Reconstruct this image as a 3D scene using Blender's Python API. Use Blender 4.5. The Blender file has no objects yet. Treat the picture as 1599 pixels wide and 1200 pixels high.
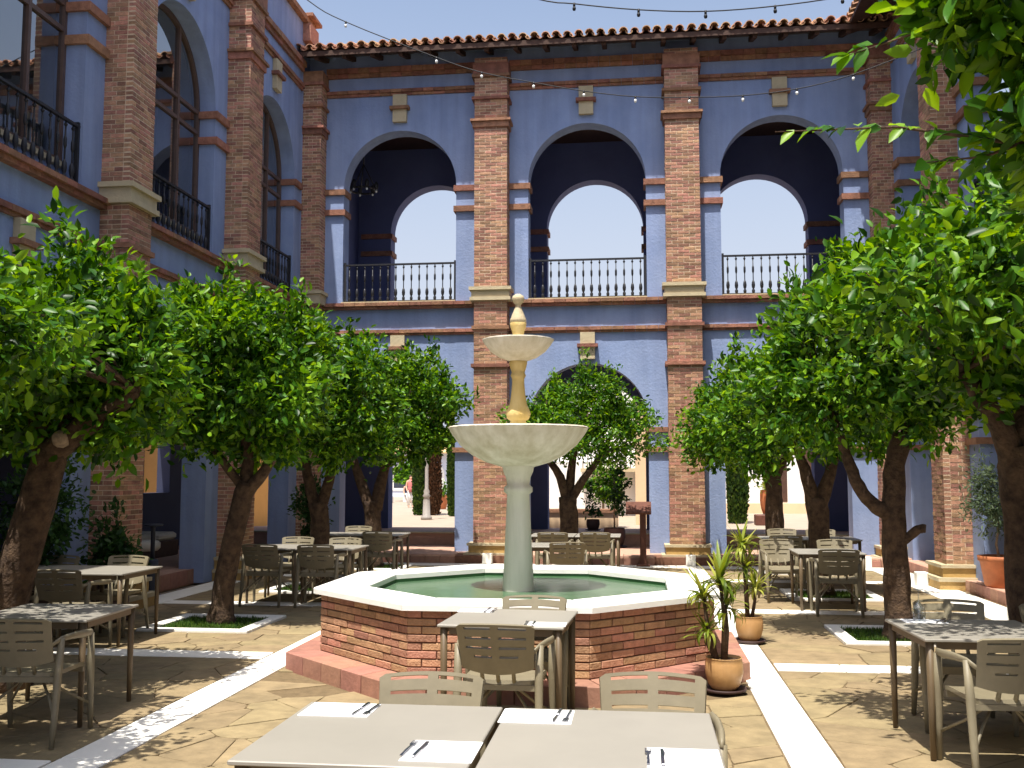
import bpy, math, random
import numpy as np
from mathutils import Vector, Matrix

R = math.radians
scene = bpy.context.scene
col = scene.collection

# ------------------------------------------------------------------ camera
CAM = Vector((0, 0, 1.75))
PITCH, YAW = 5.036, 6.992
cam_d = bpy.data.cameras.new('camera')
cam = bpy.data.objects.new('camera', cam_d)
col.objects.link(cam)
cam.location = CAM
cam.rotation_euler = (R(90 + PITCH), 0, R(YAW))
cam_d.sensor_width = 36.0
cam_d.lens = 1600.0 / 1599.0 * 36.0
cam_d.clip_start = 0.05
cam_d.clip_end = 3000
scene.camera = cam

# ------------------------------------------------------------------ sky and sun
SUN_EL, SUN_AZ = 71.0, 16.0        # sun stands behind the camera and to its left
sun_to = Vector((-math.sin(R(SUN_AZ)) * math.cos(R(SUN_EL)), -math.cos(R(SUN_AZ)) * math.cos(R(SUN_EL)), math.sin(R(SUN_EL))))
world = bpy.data.worlds.new('World')
scene.world = world
world.use_nodes = True
wn = world.node_tree.nodes
wl = world.node_tree.links
bg = wn['Background']
sky = wn.new('ShaderNodeTexSky')
sky.sky_type = 'NISHITA'
sky.sun_disc = False
sky.sun_elevation = R(SUN_EL)
sky.sun_rotation = R(180 + SUN_AZ)
sky.air_density = 1.0
sky.dust_density = 3.0
sky.ozone_density = 1.0
# summer haze: the sky whitens evenly towards the horizon all round
wt = wn.new('ShaderNodeTexCoord'); ws = wn.new('ShaderNodeSeparateXYZ'); wl.new(wt.outputs['Generated'], ws.inputs[0])
wr = wn.new('ShaderNodeMapRange'); wr.inputs['From Min'].default_value = 0.62; wr.inputs['From Max'].default_value = 0.10
wr.inputs['To Min'].default_value = 0.0; wr.inputs['To Max'].default_value = 1.0
wl.new(ws.outputs['Z'], wr.inputs['Value'])
wp = wn.new('ShaderNodeMath'); wp.operation = 'POWER'; wp.inputs[1].default_value = 1.6; wl.new(wr.outputs[0], wp.inputs[0])
wm = wn.new('ShaderNodeMix'); wm.data_type = 'RGBA'; wm.inputs['B'].default_value = (3.35, 3.55, 4.1, 1)
wl.new(wp.outputs[0], wm.inputs['Factor']); wl.new(sky.outputs[0], wm.inputs['A']); wl.new(wm.outputs['Result'], bg.inputs['Color'])
bg.inputs['Strength'].default_value = 0.142
sl = bpy.data.lights.new('sun', 'SUN')
sl.energy = 5.0
sl.angle = R(0.53)
sl.color = (1.0, 0.955, 0.87)
so = bpy.data.objects.new('sun', sl)
col.objects.link(so)
so.rotation_euler = (-sun_to).to_track_quat('-Z', 'Y').to_euler()
scene.view_settings.view_transform = 'Standard'
scene.view_settings.look = 'None'
scene.view_settings.gamma = 1.0
scene.view_settings.exposure = 0.58
scene.render.engine = 'CYCLES'
scene.cycles.max_bounces = 5
scene.cycles.diffuse_bounces = 2
scene.cycles.glossy_bounces = 2
scene.cycles.transparent_max_bounces = 8

# ------------------------------------------------------------------ helpers
def lin(r, g, b):
    f = lambda c: (c / 255.0) / 12.92 if c / 255.0 <= 0.04045 else ((c / 255.0 + 0.055) / 1.055) ** 2.4
    return (f(r), f(g), f(b), 1.0)

def mat(name, c, rough=0.7, var=0.12, scale=6.0, bump=0.0, bscale=40.0, island=0.0, hue=0.0, c2=None, spec=0.4, metal=0.0, streak=False, detail=5.0, grime=0.0):
    """procedural material: base colour + two scales of noise + per-piece variation + bump"""
    m = bpy.data.materials.new(name)
    m.use_nodes = True
    n, l = m.node_tree.nodes, m.node_tree.links
    p = n['Principled BSDF']
    p.inputs['Roughness'].default_value = rough
    p.inputs['Specular IOR Level'].default_value = spec
    p.inputs['Metallic'].default_value = metal
    tc = n.new('ShaderNodeTexCoord')
    gm = n.new('ShaderNodeNewGeometry')
    vec = gm.outputs['Position']
    if streak:
        mp = n.new('ShaderNodeMapping'); mp.inputs['Scale'].default_value = (1, 1, 0.12)
        l.new(vec, mp.inputs['Vector']); vec2 = mp.outputs[0]
    else:
        vec2 = vec
    nz = n.new('ShaderNodeTexNoise'); nz.inputs['Scale'].default_value = scale; nz.inputs['Detail'].default_value = detail
    nz.inputs['Roughness'].default_value = 0.62
    l.new(vec2, nz.inputs['Vector'])
    mix = n.new('ShaderNodeMix'); mix.data_type = 'RGBA'
    if c2 is None:
        ca = tuple(max(0, x * (1 - var)) for x in c[:3]) + (1,)
        cb = tuple(min(1, x * (1 + var)) for x in c[:3]) + (1,)
    else:
        ca, cb = c, c2
    mr = n.new('ShaderNodeMapRange'); mr.inputs['From Min'].default_value = 0.33; mr.inputs['From Max'].default_value = 0.67
    l.new(nz.outputs['Fac'], mr.inputs['Value'])
    l.new(mr.outputs[0], mix.inputs['Factor'])
    mix.inputs['A'].default_value = ca; mix.inputs['B'].default_value = cb
    out = mix.outputs['Result']
    if island > 0 or hue > 0:
        oi = n.new('ShaderNodeObjectInfo')
        ad = n.new('ShaderNodeMath'); ad.operation = 'ADD'
        fr = n.new('ShaderNodeMath'); fr.operation = 'FRACT'
        l.new(oi.outputs['Random'], ad.inputs[0]); l.new(gm.outputs['Random Per Island'], ad.inputs[1]); l.new(ad.outputs[0], fr.inputs[0])
        hs = n.new('ShaderNodeHueSaturation')
        m1 = n.new('ShaderNodeMapRange'); m1.inputs['To Min'].default_value = 1 - island; m1.inputs['To Max'].default_value = 1 + island
        l.new(fr.outputs[0], m1.inputs['Value']); l.new(m1.outputs[0], hs.inputs['Value'])
        mu = n.new('ShaderNodeMath'); mu.operation = 'MULTIPLY'; mu.inputs[1].default_value = 7.31
        f2 = n.new('ShaderNodeMath'); f2.operation = 'FRACT'
        l.new(fr.outputs[0], mu.inputs[0]); l.new(mu.outputs[0], f2.inputs[0])
        m2 = n.new('ShaderNodeMapRange'); m2.inputs['To Min'].default_value = 0.5 - hue; m2.inputs['To Max'].default_value = 0.5 + hue
        l.new(f2.outputs[0], m2.inputs['Value']); l.new(m2.outputs[0], hs.inputs['Hue'])
        l.new(out, hs.inputs['Color']); out = hs.outputs[0]
    if grime > 0:
        mg = n.new('ShaderNodeMapping'); mg.inputs['Scale'].default_value = (5.0, 5.0, 0.35); l.new(vec, mg.inputs['Vector'])
        ng = n.new('ShaderNodeTexNoise'); ng.inputs['Scale'].default_value = 1.0; ng.inputs['Detail'].default_value = 6; l.new(mg.outputs[0], ng.inputs['Vector'])
        rg = n.new('ShaderNodeMapRange'); rg.inputs['From Min'].default_value = 0.38; rg.inputs['From Max'].default_value = 0.62
        rg.inputs['To Min'].default_value = 1 - grime; rg.inputs['To Max'].default_value = 1.04; l.new(ng.outputs['Fac'], rg.inputs['Value'])
        hg = n.new('ShaderNodeHueSaturation'); l.new(rg.outputs[0], hg.inputs['Value']); l.new(out, hg.inputs['Color']); out = hg.outputs[0]
    l.new(out, p.inputs['Base Color'])
    if bump > 0:
        nb = n.new('ShaderNodeTexNoise'); nb.inputs['Scale'].default_value = bscale; nb.inputs['Detail'].default_value = 4
        l.new(vec, nb.inputs['Vector'])
        bp = n.new('ShaderNodeBump'); bp.inputs['Strength'].default_value = bump; bp.inputs['Distance'].default_value = 0.02
        l.new(nb.outputs['Fac'], bp.inputs['Height']); l.new(bp.outputs[0], p.inputs['Normal'])
    return m

def leaf_mat(name, dark, mid, light, rough=0.40, trans=0.36):
    m = bpy.data.materials.new(name); m.use_nodes = True
    n, l = m.node_tree.nodes, m.node_tree.links
    p = n['Principled BSDF']
    gm = n.new('ShaderNodeNewGeometry'); oi = n.new('ShaderNodeObjectInfo')
    ad = n.new('ShaderNodeMath'); ad.operation = 'ADD'; fr = n.new('ShaderNodeMath'); fr.operation = 'FRACT'
    l.new(oi.outputs['Random'], ad.inputs[0]); l.new(gm.outputs['Random Per Island'], ad.inputs[1]); l.new(ad.outputs[0], fr.inputs[0])
    cr = n.new('ShaderNodeValToRGB')
    e = cr.color_ramp.elements
    e[0].position = 0.0; e[0].color = dark
    e[1].position = 1.0; e[1].color = light
    k = e.new(0.55); k.color = mid
    # young and old growth in patches
    nz = n.new('ShaderNodeTexNoise'); nz.inputs['Scale'].default_value = 2.2; nz.inputs['Detail'].default_value = 2
    l.new(gm.outputs['Position'], nz.inputs['Vector'])
    mx = n.new('ShaderNodeMath'); mx.operation = 'MULTIPLY_ADD'; mx.inputs[1].default_value = 0.9; mx.inputs[2].default_value = -0.45
    l.new(nz.outputs['Fac'], mx.inputs[0])
    a2 = n.new('ShaderNodeMath'); a2.operation = 'ADD'; a2.use_clamp = True
    l.new(mx.outputs[0], a2.inputs[0]); l.new(fr.outputs[0], a2.inputs[1]); l.new(a2.outputs[0], cr.inputs[0])
    l.new(cr.outputs[0], p.inputs['Base Color'])
    p.inputs['Roughness'].default_value = rough
    p.inputs['Specular IOR Level'].default_value = 0.28
    tr = n.new('ShaderNodeBsdfTranslucent')
    hs = n.new('ShaderNodeHueSaturation'); hs.inputs['Hue'].default_value = 0.475; hs.inputs['Saturation'].default_value = 1.1; hs.inputs['Value'].default_value = 1.7
    l.new(cr.outputs[0], hs.inputs['Color']); l.new(hs.outputs[0], tr.inputs['Color'])
    ms = n.new('ShaderNodeMixShader'); ms.inputs[0].default_value = trans
    l.new(p.outputs[0], ms.inputs[1]); l.new(tr.outputs[0], ms.inputs[2])
    l.new(ms.outputs[0], n['Material Output'].inputs['Surface'])
    return m

def glass_mat(name, tint=(0.75, 0.82, 0.82, 1), refl=1.45, rough=0.01):
    m = bpy.data.materials.new(name); m.use_nodes = True
    n, l = m.node_tree.nodes, m.node_tree.links
    n.remove(n['Principled BSDF'])
    lw_ = n.new('ShaderNodeLayerWeight'); pw = n.new('ShaderNodeMath'); pw.operation = 'POWER'; pw.inputs[1].default_value = 2.5
    l.new(lw_.outputs['Facing'], pw.inputs[0])
    fr = n.new('ShaderNodeMath'); fr.operation = 'MULTIPLY_ADD'; fr.inputs[1].default_value = 0.85; fr.inputs[2].default_value = refl
    l.new(pw.outputs[0], fr.inputs[0])
    tr = n.new('ShaderNodeBsdfTransparent'); tr.inputs['Color'].default_value = tint
    gl = n.new('ShaderNodeBsdfGlossy'); gl.inputs['Roughness'].default_value = rough
    nz = n.new('ShaderNodeTexNoise'); nz.inputs['Scale'].default_value = 1.3
    bp = n.new('ShaderNodeBump'); bp.inputs['Strength'].default_value = 0.012
    l.new(nz.outputs['Fac'], bp.inputs['Height']); l.new(bp.outputs[0], gl.inputs['Normal'])
    ms = n.new('ShaderNodeMixShader')
    l.new(fr.outputs[0], ms.inputs[0]); l.new(tr.outputs[0], ms.inputs[1]); l.new(gl.outputs[0], ms.inputs[2])
    l.new(ms.outputs[0], n['Material Output'].inputs['Surface'])
    return m

M = {}
M['blue'] = mat('blue_plaster', lin(150, 166, 202), 0.85, 0.10, 1.3, 0.3, 24, c2=lin(133, 151, 190), detail=10, grime=0.10)
M['insideshade'] = mat('deep_shaded_plaster', lin(56, 60, 84), 0.9, 0.1, 1.2, 0.1, 20)  # blue plaster with the passage's deep shade put into its colour
M['inside'] = mat('shaded_blue_plaster', lin(92, 100, 140), 0.9, 0.1, 1.2, 0.1, 20)  # wall blue made darker: shade of the unlit interiors is in the colour
M['brick'] = mat('brick', lin(170, 127, 103), 0.85, 0.22, 14.0, 0.5, 60, island=0.36, hue=0.02)
M['brickpale'] = mat('fountain_brick', lin(176, 133, 104), 0.85, 0.18, 16.0, 0.5, 60, island=0.26, hue=0.02)
M['mortar'] = mat('mortar', lin(214, 192, 164), 0.95, 0.12, 20, 0.4, 80)
M['mortardark'] = mat('dark_mortar', lin(120, 84, 66), 0.95, 0.15, 20, 0.4, 80)
M['terra'] = mat('terracotta_moulding', lin(150, 106, 84), 0.85, 0.28, 9.0, 0.5, 45, island=0.25, hue=0.015)
M['tile'] = mat('clay_roof_tile', lin(186, 142, 110), 0.85, 0.22, 10.0, 0.4, 50, island=0.22, hue=0.015)
M['stone'] = mat('cream_stone', lin(196, 181, 148), 0.8, 0.10, 5, 0.3, 30)
M['ochre'] = mat('ochre_stone', lin(186, 152, 94), 0.8, 0.14, 5, 0.3, 30)
M['marble'] = mat('white_marble', lin(244, 242, 236), 0.55, 0.03, 3, 0.08, 30, island=0.02)
M['band'] = mat('pale_limestone', lin(242, 238, 228), 0.75, 0.04, 4, 0.1, 40, island=0.03)
M['flag'] = mat('sandstone_flag', lin(140, 123, 92), 0.85, 0.20, 5.0, 0.5, 18, island=0.10, hue=0.006)
M['joint'] = mat('joint_mortar', lin(112, 95, 69), 0.95, 0.2, 14, 0.4, 60)
M['plaza'] = mat('plaza_paving', lin(164, 148, 131), 0.9, 0.08, 1.2, 0.1, 20)
M['redtile'] = mat('red_floor_tile', lin(160, 116, 98), 0.75, 0.14, 9, 0.2, 40, island=0.10, hue=0.01)
M['pinktile'] = mat('pale_clay_floor', lin(196, 156, 134), 0.8, 0.12, 6, 0.2, 40, island=0.08)
M['wood'] = mat('dark_wood', lin(74, 50, 38), 0.7, 0.25, 12, 0.2, 40)
M['frame'] = mat('brown_window_frame', lin(98, 78, 70), 0.5, 0.12, 8)
M['iron'] = mat('black_iron', lin(34, 34, 38), 0.5, 0.15, 30, spec=0.5)
M['ironbrown'] = mat('brown_iron', lin(70, 60, 58), 0.5, 0.15, 30, spec=0.5)
M['glass'] = glass_mat('window_glass', (0.62, 0.68, 0.68, 1), 0.26)
M['glassclear'] = glass_mat('clear_glass', (0.86, 0.89, 0.90, 1), 0.14)
M['fountain'] = mat('weathered_fountain_stone', lin(224, 217, 202), 0.7, 0.10, 7, 0.25, 40, c2=lin(190, 180, 154), streak=True)
M['pedestal'] = mat('greenish_fountain_stone', lin(234, 228, 212), 0.7, 0.10, 6, 0.2, 40, c2=lin(212, 207, 188), streak=True)
M['fyellow'] = mat('ochre_stained_stone', lin(226, 200, 138), 0.7, 0.12, 9, 0.25, 40, c2=lin(206, 176, 104), streak=True)
M['water'] = mat('green_water', lin(82, 110, 82), 0.22, 0.12, 1.5, 0.10, 7, spec=0.25)
M['pool'] = mat('green_pool_lining', lin(72, 116, 72), 0.6, 0.15, 5)
M['resin'] = mat('beige_resin', lin(128, 119, 97), 0.5, 0.08, 10, 0.03, 60)
M['top'] = mat('table_laminate', lin(147, 142, 132), 0.42, 0.05, 2.2)
M['tleg'] = mat('table_leg_metal', lin(100, 84, 62), 0.5, 0.05, 12)  # brown darkened to carry the shade below the tabletop
M['paper'] = mat('white_paper', lin(245, 245, 245), 0.8, 0.02, 8)
M['steel'] = mat('steel', lin(150, 150, 158), 0.25, 0.05, 8, metal=1.0)
M['bark'] = mat('bark', lin(94, 74, 56), 0.95, 0.35, 12, 1.0, 34, c2=lin(50, 36, 27))
M['barkpale'] = mat('cut_bark', lin(146, 128, 108), 0.9, 0.3, 22, 0.5, 30)
M['leaf'] = leaf_mat('orange_leaf', (0.010, 0.042, 0.004, 1), (0.056, 0.175, 0.010, 1), (0.20, 0.37, 0.022, 1))
M['leafdark'] = leaf_mat('dark_leaf', (0.012, 0.040, 0.010, 1), (0.025, 0.075, 0.018, 1), (0.05, 0.12, 0.03, 1))
M['leafgrey'] = leaf_mat('olive_leaf', (0.05, 0.085, 0.045, 1), (0.10, 0.15, 0.08, 1), (0.16, 0.21, 0.11, 1), 0.5)
M['leafyel'] = leaf_mat('yucca_leaf', (0.08, 0.13, 0.015, 1), (0.20, 0.27, 0.03, 1), (0.42, 0.43, 0.10, 1), 0.4)
M['cypress'] = leaf_mat('cypress_leaf', (0.014, 0.045, 0.010, 1), (0.04, 0.085, 0.015, 1), (0.08, 0.14, 0.02, 1), 0.6)
M['drycypress'] = leaf_mat('dry_cypress_leaf', (0.05, 0.025, 0.012, 1), (0.10, 0.05, 0.025, 1), (0.15, 0.08, 0.04, 1), 0.8, 0.15)
M['grass'] = leaf_mat('grass_blade', (0.03, 0.07, 0.010, 1), (0.06, 0.125, 0.018, 1), (0.12, 0.18, 0.03, 1), 0.5)
M['soil'] = mat('soil', lin(86, 64, 46), 0.95, 0.3, 20, 0.6, 50)
M['pot'] = mat('glazed_clay_pot', lin(186, 144, 94), 0.45, 0.16, 7, 0.1, 30, streak=True)
M['terrapot'] = mat('terracotta_pot', lin(176, 106, 66), 0.7, 0.18, 6, 0.2, 30)
M['darkpot'] = mat('dark_pot', lin(66, 48, 46), 0.6, 0.15, 8)
M['ochrewall'] = mat('dimmed_ochre_plaster', lin(196, 146, 78), 0.85, 0.06, 1.5, 0.1, 20)  # ochre darkened so the wall's shade sits in its colour
M['peach'] = mat('peach_plaster', lin(226, 194, 156), 0.85, 0.06, 1.5, 0.1, 20)
M['white'] = mat('white_plaster', lin(236, 234, 230), 0.8, 0.04, 1.5, 0.1, 20)
M['paleblue'] = mat('pale_blue_plaster', lin(206, 212, 228), 0.8, 0.04, 1.5)
M['rooffar'] = mat('far_roof_tile', lin(222, 184, 128), 0.85, 0.12, 2.5, 0.2, 12)
M['cushion'] = mat('cream_cushion', lin(206, 200, 186), 0.9, 0.05, 10)
M['red'] = mat('red_paint', lin(150, 34, 30), 0.4, 0.08, 10)
M['rust'] = mat('rusty_brown_paint', lin(100, 60, 46), 0.6, 0.2, 12)
M['postgrey'] = mat('dark_blue_grey_metal', lin(52, 58, 72), 0.5, 0.1, 10)
M['lampgrey'] = mat('grey_cast_iron', lin(150, 144, 138), 0.6, 0.1, 10)
M['skin'] = mat('skin', lin(206, 156, 128), 0.6, 0.05, 10)
M['hair'] = mat('dark_hair', lin(58, 36, 28), 0.7, 0.2, 20)
M['rose'] = mat('rose_shirt', lin(198, 120, 116), 0.9, 0.08, 10)
M['cloth'] = mat('white_cloth', lin(232, 228, 222), 0.9, 0.05, 10)
M['navy'] = mat('navy_cloth', lin(40, 44, 66), 0.9, 0.1, 10)
M['bulb'] = mat('white_bulb', lin(244, 244, 240), 0.25, 0.01, 5)
M['cable'] = mat('black_cable', lin(26, 26, 30), 0.6, 0.05, 5)

class MB:
    """collects simple shapes and links them as ONE mesh object"""
    def __init__(s):
        s.v = []; s.f = []; s.sm = []
    def add(s, vs, fs, smooth=False):
        o = len(s.v)
        s.v.extend([tuple(p) for p in vs])
        s.f.extend([tuple(i + o for i in f) for f in fs])
        s.sm.extend([smooth] * len(fs))
        return s
    def box(s, x0, x1, y0, y1, z0, z1, mtx=None):
        vs = [Vector(p) for p in ((x0, y0, z0), (x1, y0, z0), (x1, y1, z0), (x0, y1, z0), (x0, y0, z1), (x1, y0, z1), (x1, y1, z1), (x0, y1, z1))]
        if mtx is not None: vs = [mtx @ p for p in vs]
        return s.add(vs, [(0, 3, 2, 1), (4, 5, 6, 7), (0, 1, 5, 4), (1, 2, 6, 5), (2, 3, 7, 6), (3, 0, 4, 7)])
    def cbox(s, x0, x1, y0, y1, z0, z1, c=0.01, mtx=None):
        """box with chamfered top and vertical edges"""
        def ring(i, z): return [(x0 + i + c, y0 + i, z), (x1 - i - c, y0 + i, z), (x1 - i, y0 + i + c, z), (x1 - i, y1 - i - c, z), (x1 - i - c, y1 - i, z), (x0 + i + c, y1 - i, z), (x0 + i, y1 - i - c, z), (x0 + i, y0 + i + c, z)]
        vs = ring(c, z0) + ring(0, z0 + c) + ring(0, z1 - c) + ring(c, z1)
        vs = [Vector(p) for p in vs]
        if mtx is not None: vs = [mtx @ p for p in vs]
        fs = [tuple(range(7, -1, -1)), tuple(range(24, 32))]
        for k in range(3):
            for i in range(8):
                j = (i + 1) % 8
                fs.append((k * 8 + i, k * 8 + j, k * 8 + 8 + j, k * 8 + 8 + i))
        return s.add(vs, fs)
    def lathe(s, prof, n=24, cx=0, cy=0, smooth=True, flute=0.0, nfl=0, cap=True):
        vs = []; fs = []
        for (r, z) in prof:
            for i in range(n):
                a = 2 * math.pi * i / n
                rr = r * (1 + flute * abs(math.cos(a * nfl / 2.0))) if nfl else r
                vs.append((cx + rr * math.cos(a), cy + rr * math.sin(a), z))
        for k in range(len(prof) - 1):
            for i in range(n):
                j = (i + 1) % n
                fs.append((k * n + i, k * n + j, (k + 1) * n + j, (k + 1) * n + i))
        if cap:
            fs.append(tuple(range(n - 1, -1, -1))); fs.append(tuple((len(prof) - 1) * n + i for i in range(n)))
        return s.add(vs, fs, smooth)
    def tube(s, pts, rad, n=8, smooth=True, rough=0.0, rng=None, flat=1.0):
        pts = [Vector(p) for p in pts]
        if not hasattr(rad, '__len__'): rad = [rad] * len(pts)
        vs = []; fs = []
        prev = None
        for k, p in enumerate(pts):
            d = (pts[min(k + 1, len(pts) - 1)] - pts[max(k - 1, 0)]).normalized()
            if prev is None:
                a = Vector((1, 0, 0)) if abs(d.x) < 0.9 else Vector((0, 1, 0))
                u = d.cross(a).normalized()
            else:
                u = (prev - d * prev.dot(d)).normalized()
            prev = u
            w = d.cross(u)
            for i in range(n):
                an = 2 * math.pi * i / n
                r = rad[k] * (1 + (rng.uniform(-rough, rough) if rng else 0))
                vs.append(p + u * (r * math.cos(an)) + w * (r * flat * math.sin(an)))
        for k in range(len(pts) - 1):
            for i in range(n):
                j = (i + 1) % n
                fs.append((k * n + i, k * n + j, (k + 1) * n + j, (k + 1) * n + i))
        fs.append(tuple(range(n - 1, -1, -1))); fs.append(tuple((len(pts) - 1) * n + i for i in range(n)))
        return s.add(vs, fs, smooth)
    def prism(s, poly, z0, z1, inset=0.0):
        n = len(poly)
        if inset:
            cx = sum(p[0] for p in poly) / n; cy = sum(p[1] for p in poly) / n
            top = []
            for p in poly:
                d = math.hypot(p[0] - cx, p[1] - cy) or 1
                k = max(0.0, 1 - inset / d)
                top.append((cx + (p[0] - cx) * k, cy + (p[1] - cy) * k))
            vs = [(p[0], p[1], z0) for p in poly] + [(p[0], p[1], z1 - inset * 0.6) for p in poly] + [(p[0], p[1], z1) for p in top]
            fs = [tuple(range(2 * n, 3 * n))]
            for k in range(2):
                for i in range(n):
                    j = (i + 1) % n
                    fs.append((k * n + i, k * n + j, k * n + n + j, k * n + n + i))
        else:
            vs = [(p[0], p[1], z0) for p in poly] + [(p[0], p[1], z1) for p in poly]
            fs = [tuple(range(n, 2 * n)), tuple(range(n - 1, -1, -1))]
            for i in range(n):
                j = (i + 1) % n
                fs.append((i, j, n + j, n + i))
        return s.add(vs, fs)
    def mesh(s, name):
        me = bpy.data.meshes.new(name)
        me.from_pydata(s.v, [], s.f)
        if any(s.sm): me.polygons.foreach_set('use_smooth', s.sm)
        me.update()
        return me
    def build(s, name, m, parent=None, loc=None, kind=None, label=None):
        me = s.mesh(name)
        me.materials.append(M[m])
        return link(name, me, parent, loc, kind, label)

def link(name, me, parent=None, loc=None, kind=None, label=None):
    o = bpy.data.objects.new(name, me)
    col.objects.link(o)
    if parent is not None: o.parent = parent
    if loc is not None: o.location = loc
    if kind: o['kind'] = kind
    if label: o['label'] = label
    return o

def thing(name, label, cat, loc=(0, 0, 0), rz=0.0, group=None):
    o = bpy.data.objects.new(name, None)
    col.objects.link(o)
    o.empty_display_size = 0.1
    o.location = loc; o.rotation_euler = (0, 0, rz)
    o['label'] = label; o['category'] = cat
    if group: o['group'] = group
    return o

def tag(o, label, cat, group=None):
    o['label'] = label; o['category'] = cat
    if group: o['group'] = group
    return o

kids = {}
def copy_tree(o, parent=None):
    c = o.copy(); col.objects.link(c)
    c.parent = parent
    for ch in list(o.children): copy_tree(ch, c)
    return c

def np_mesh(name, verts, tris, m, smooth=False):
    me = bpy.data.meshes.new(name)
    nv, nt = len(verts), len(tris)
    me.vertices.add(nv); me.loops.add(nt * 3); me.polygons.add(nt)
    me.vertices.foreach_set('co', np.asarray(verts, dtype=np.float32).ravel())
    me.loops.foreach_set('vertex_index', np.asarray(tris, dtype=np.int32).ravel())
    me.polygons.foreach_set('loop_start', np.arange(0, nt * 3, 3, dtype=np.int32))
    me.polygons.foreach_set('loop_total', np.full(nt, 3, dtype=np.int32))
    if smooth: me.polygons.foreach_set('use_smooth', np.ones(nt, dtype=bool))
    me.update(calc_edges=True)
    me.materials.append(M[m])
    return me

# ------------------------------------------------------------------ levels and lines of the place
YP, YW = 20.5, 20.9               # pier faces and wall face of the arcade across the court
YB = 25.0                         # inner face of the arcade's outer wall
XL, XLW = -6.59, -6.99            # pier faces and wall face of the glazed wing
XR, XRW = 4.66, 5.06              # the same of the other wing
PF = [-2.96, 0.955]               # pier centres of the arcade
AC = [-4.97, -1.0, 2.95]          # its arch centres
HW = 1.22
YPW = [8.75, 12.79, 16.84]        # pier centres of the wings
AWC = [10.77, 14.81, 18.80]       # arch centres of the wings
ZS1, ZS2 = 2.80, 7.85             # springing of lower and upper arches
ZLEDGE = 5.34

TF = lambda u, v, z: (u, YW + v, z)
TB = lambda u, v, z: (u, YB + v, z)
TL = lambda u, v, z: (XLW - v, u, z)
TR = lambda u, v, z: (XRW + v, u, z)

def arch_wall(mb, T, ua, ub, z0, z1, ops, v0, v1, seg=28):
    def quad(a, b, c, d): mb.add([T(*a), T(*b), T(*c), T(*d)], [(0, 1, 2, 3)])
    def rect(u0, u1, za, zb):
        if u1 - u0 < 1e-6 or zb - za < 1e-6: return
        for v in (v0, v1): quad((u0, v, za), (u1, v, za), (u1, v, zb), (u0, v, zb))
    u = ua
    for (c, hw, zb, zs) in ops:
        rect(u, c - hw, z0, z1)
        rect(c - hw, c + hw, z0, zb)
        pts = [(c - hw * math.cos(math.pi * i / seg), zs + hw * math.sin(math.pi * i / seg)) for i in range(seg + 1)]
        for i in range(seg):
            (p, q), (r, s) = pts[i], pts[i + 1]
            for v in (v0, v1): quad((p, v, q), (r, v, s), (r, v, z1), (p, v, z1))
            quad((p, v0, q), (r, v0, s), (r, v1, s), (p, v1, q))
        if zs > zb:
            quad((c - hw, v0, zb), (c - hw, v1, zb), (c - hw, v1, zs), (c - hw, v0, zs))
            quad((c + hw, v0, zb), (c + hw, v1, zb), (c + hw, v1, zs), (c + hw, v0, zs))
        if zb > z0: quad((c - hw, v0, zb), (c + hw, v0, zb), (c + hw, v1, zb), (c - hw, v1, zb))
        u = c + hw
    rect(u, ub, z0, z1)
    quad((ua, v0, z0), (ua, v1, z0), (ua, v1, z1), (ua, v0, z1))
    quad((ub, v0, z0), (ub, v1, z0), (ub, v1, z1), (ub, v0, z1))
    quad((ua, v0, z1), (ub, v0, z1), (ub, v1, z1), (ua, v1, z1))

def tbox(mb, T, u0, u1, v0, v1, z0, z1):
    p, q = T(u0, v0, z0), T(u1, v1, z1)
    mb.box(min(p[0], q[0]), max(p[0], q[0]), min(p[1], q[1]), max(p[1], q[1]), z0, z1)

# ------------------------------------------------------------------ ground
g = MB()
ys = [-60, 19.9, 19.95, 25.6, 25.61, 900]
zs = [-0.04, -0.04, -0.04, -0.04, 0.0, 0.0]
for i in range(len(ys) - 1):
    g.add([(-600, ys[i], zs[i]), (600, ys[i], zs[i]), (600, ys[i + 1], zs[i + 1]), (-600, ys[i + 1], zs[i + 1])], [(0, 1, 2, 3)])
g.build('ground', 'plaza', kind='structure')

paving = MB()
paving.add([(-6.98, 1.0, -0.004), (5.04, 1.0, -0.004), (5.04, 20.12, -0.004), (-6.98, 20.12, -0.004)], [(0, 1, 2, 3)])
paving = paving.build('courtyard_paving', 'joint', kind='structure')

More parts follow.
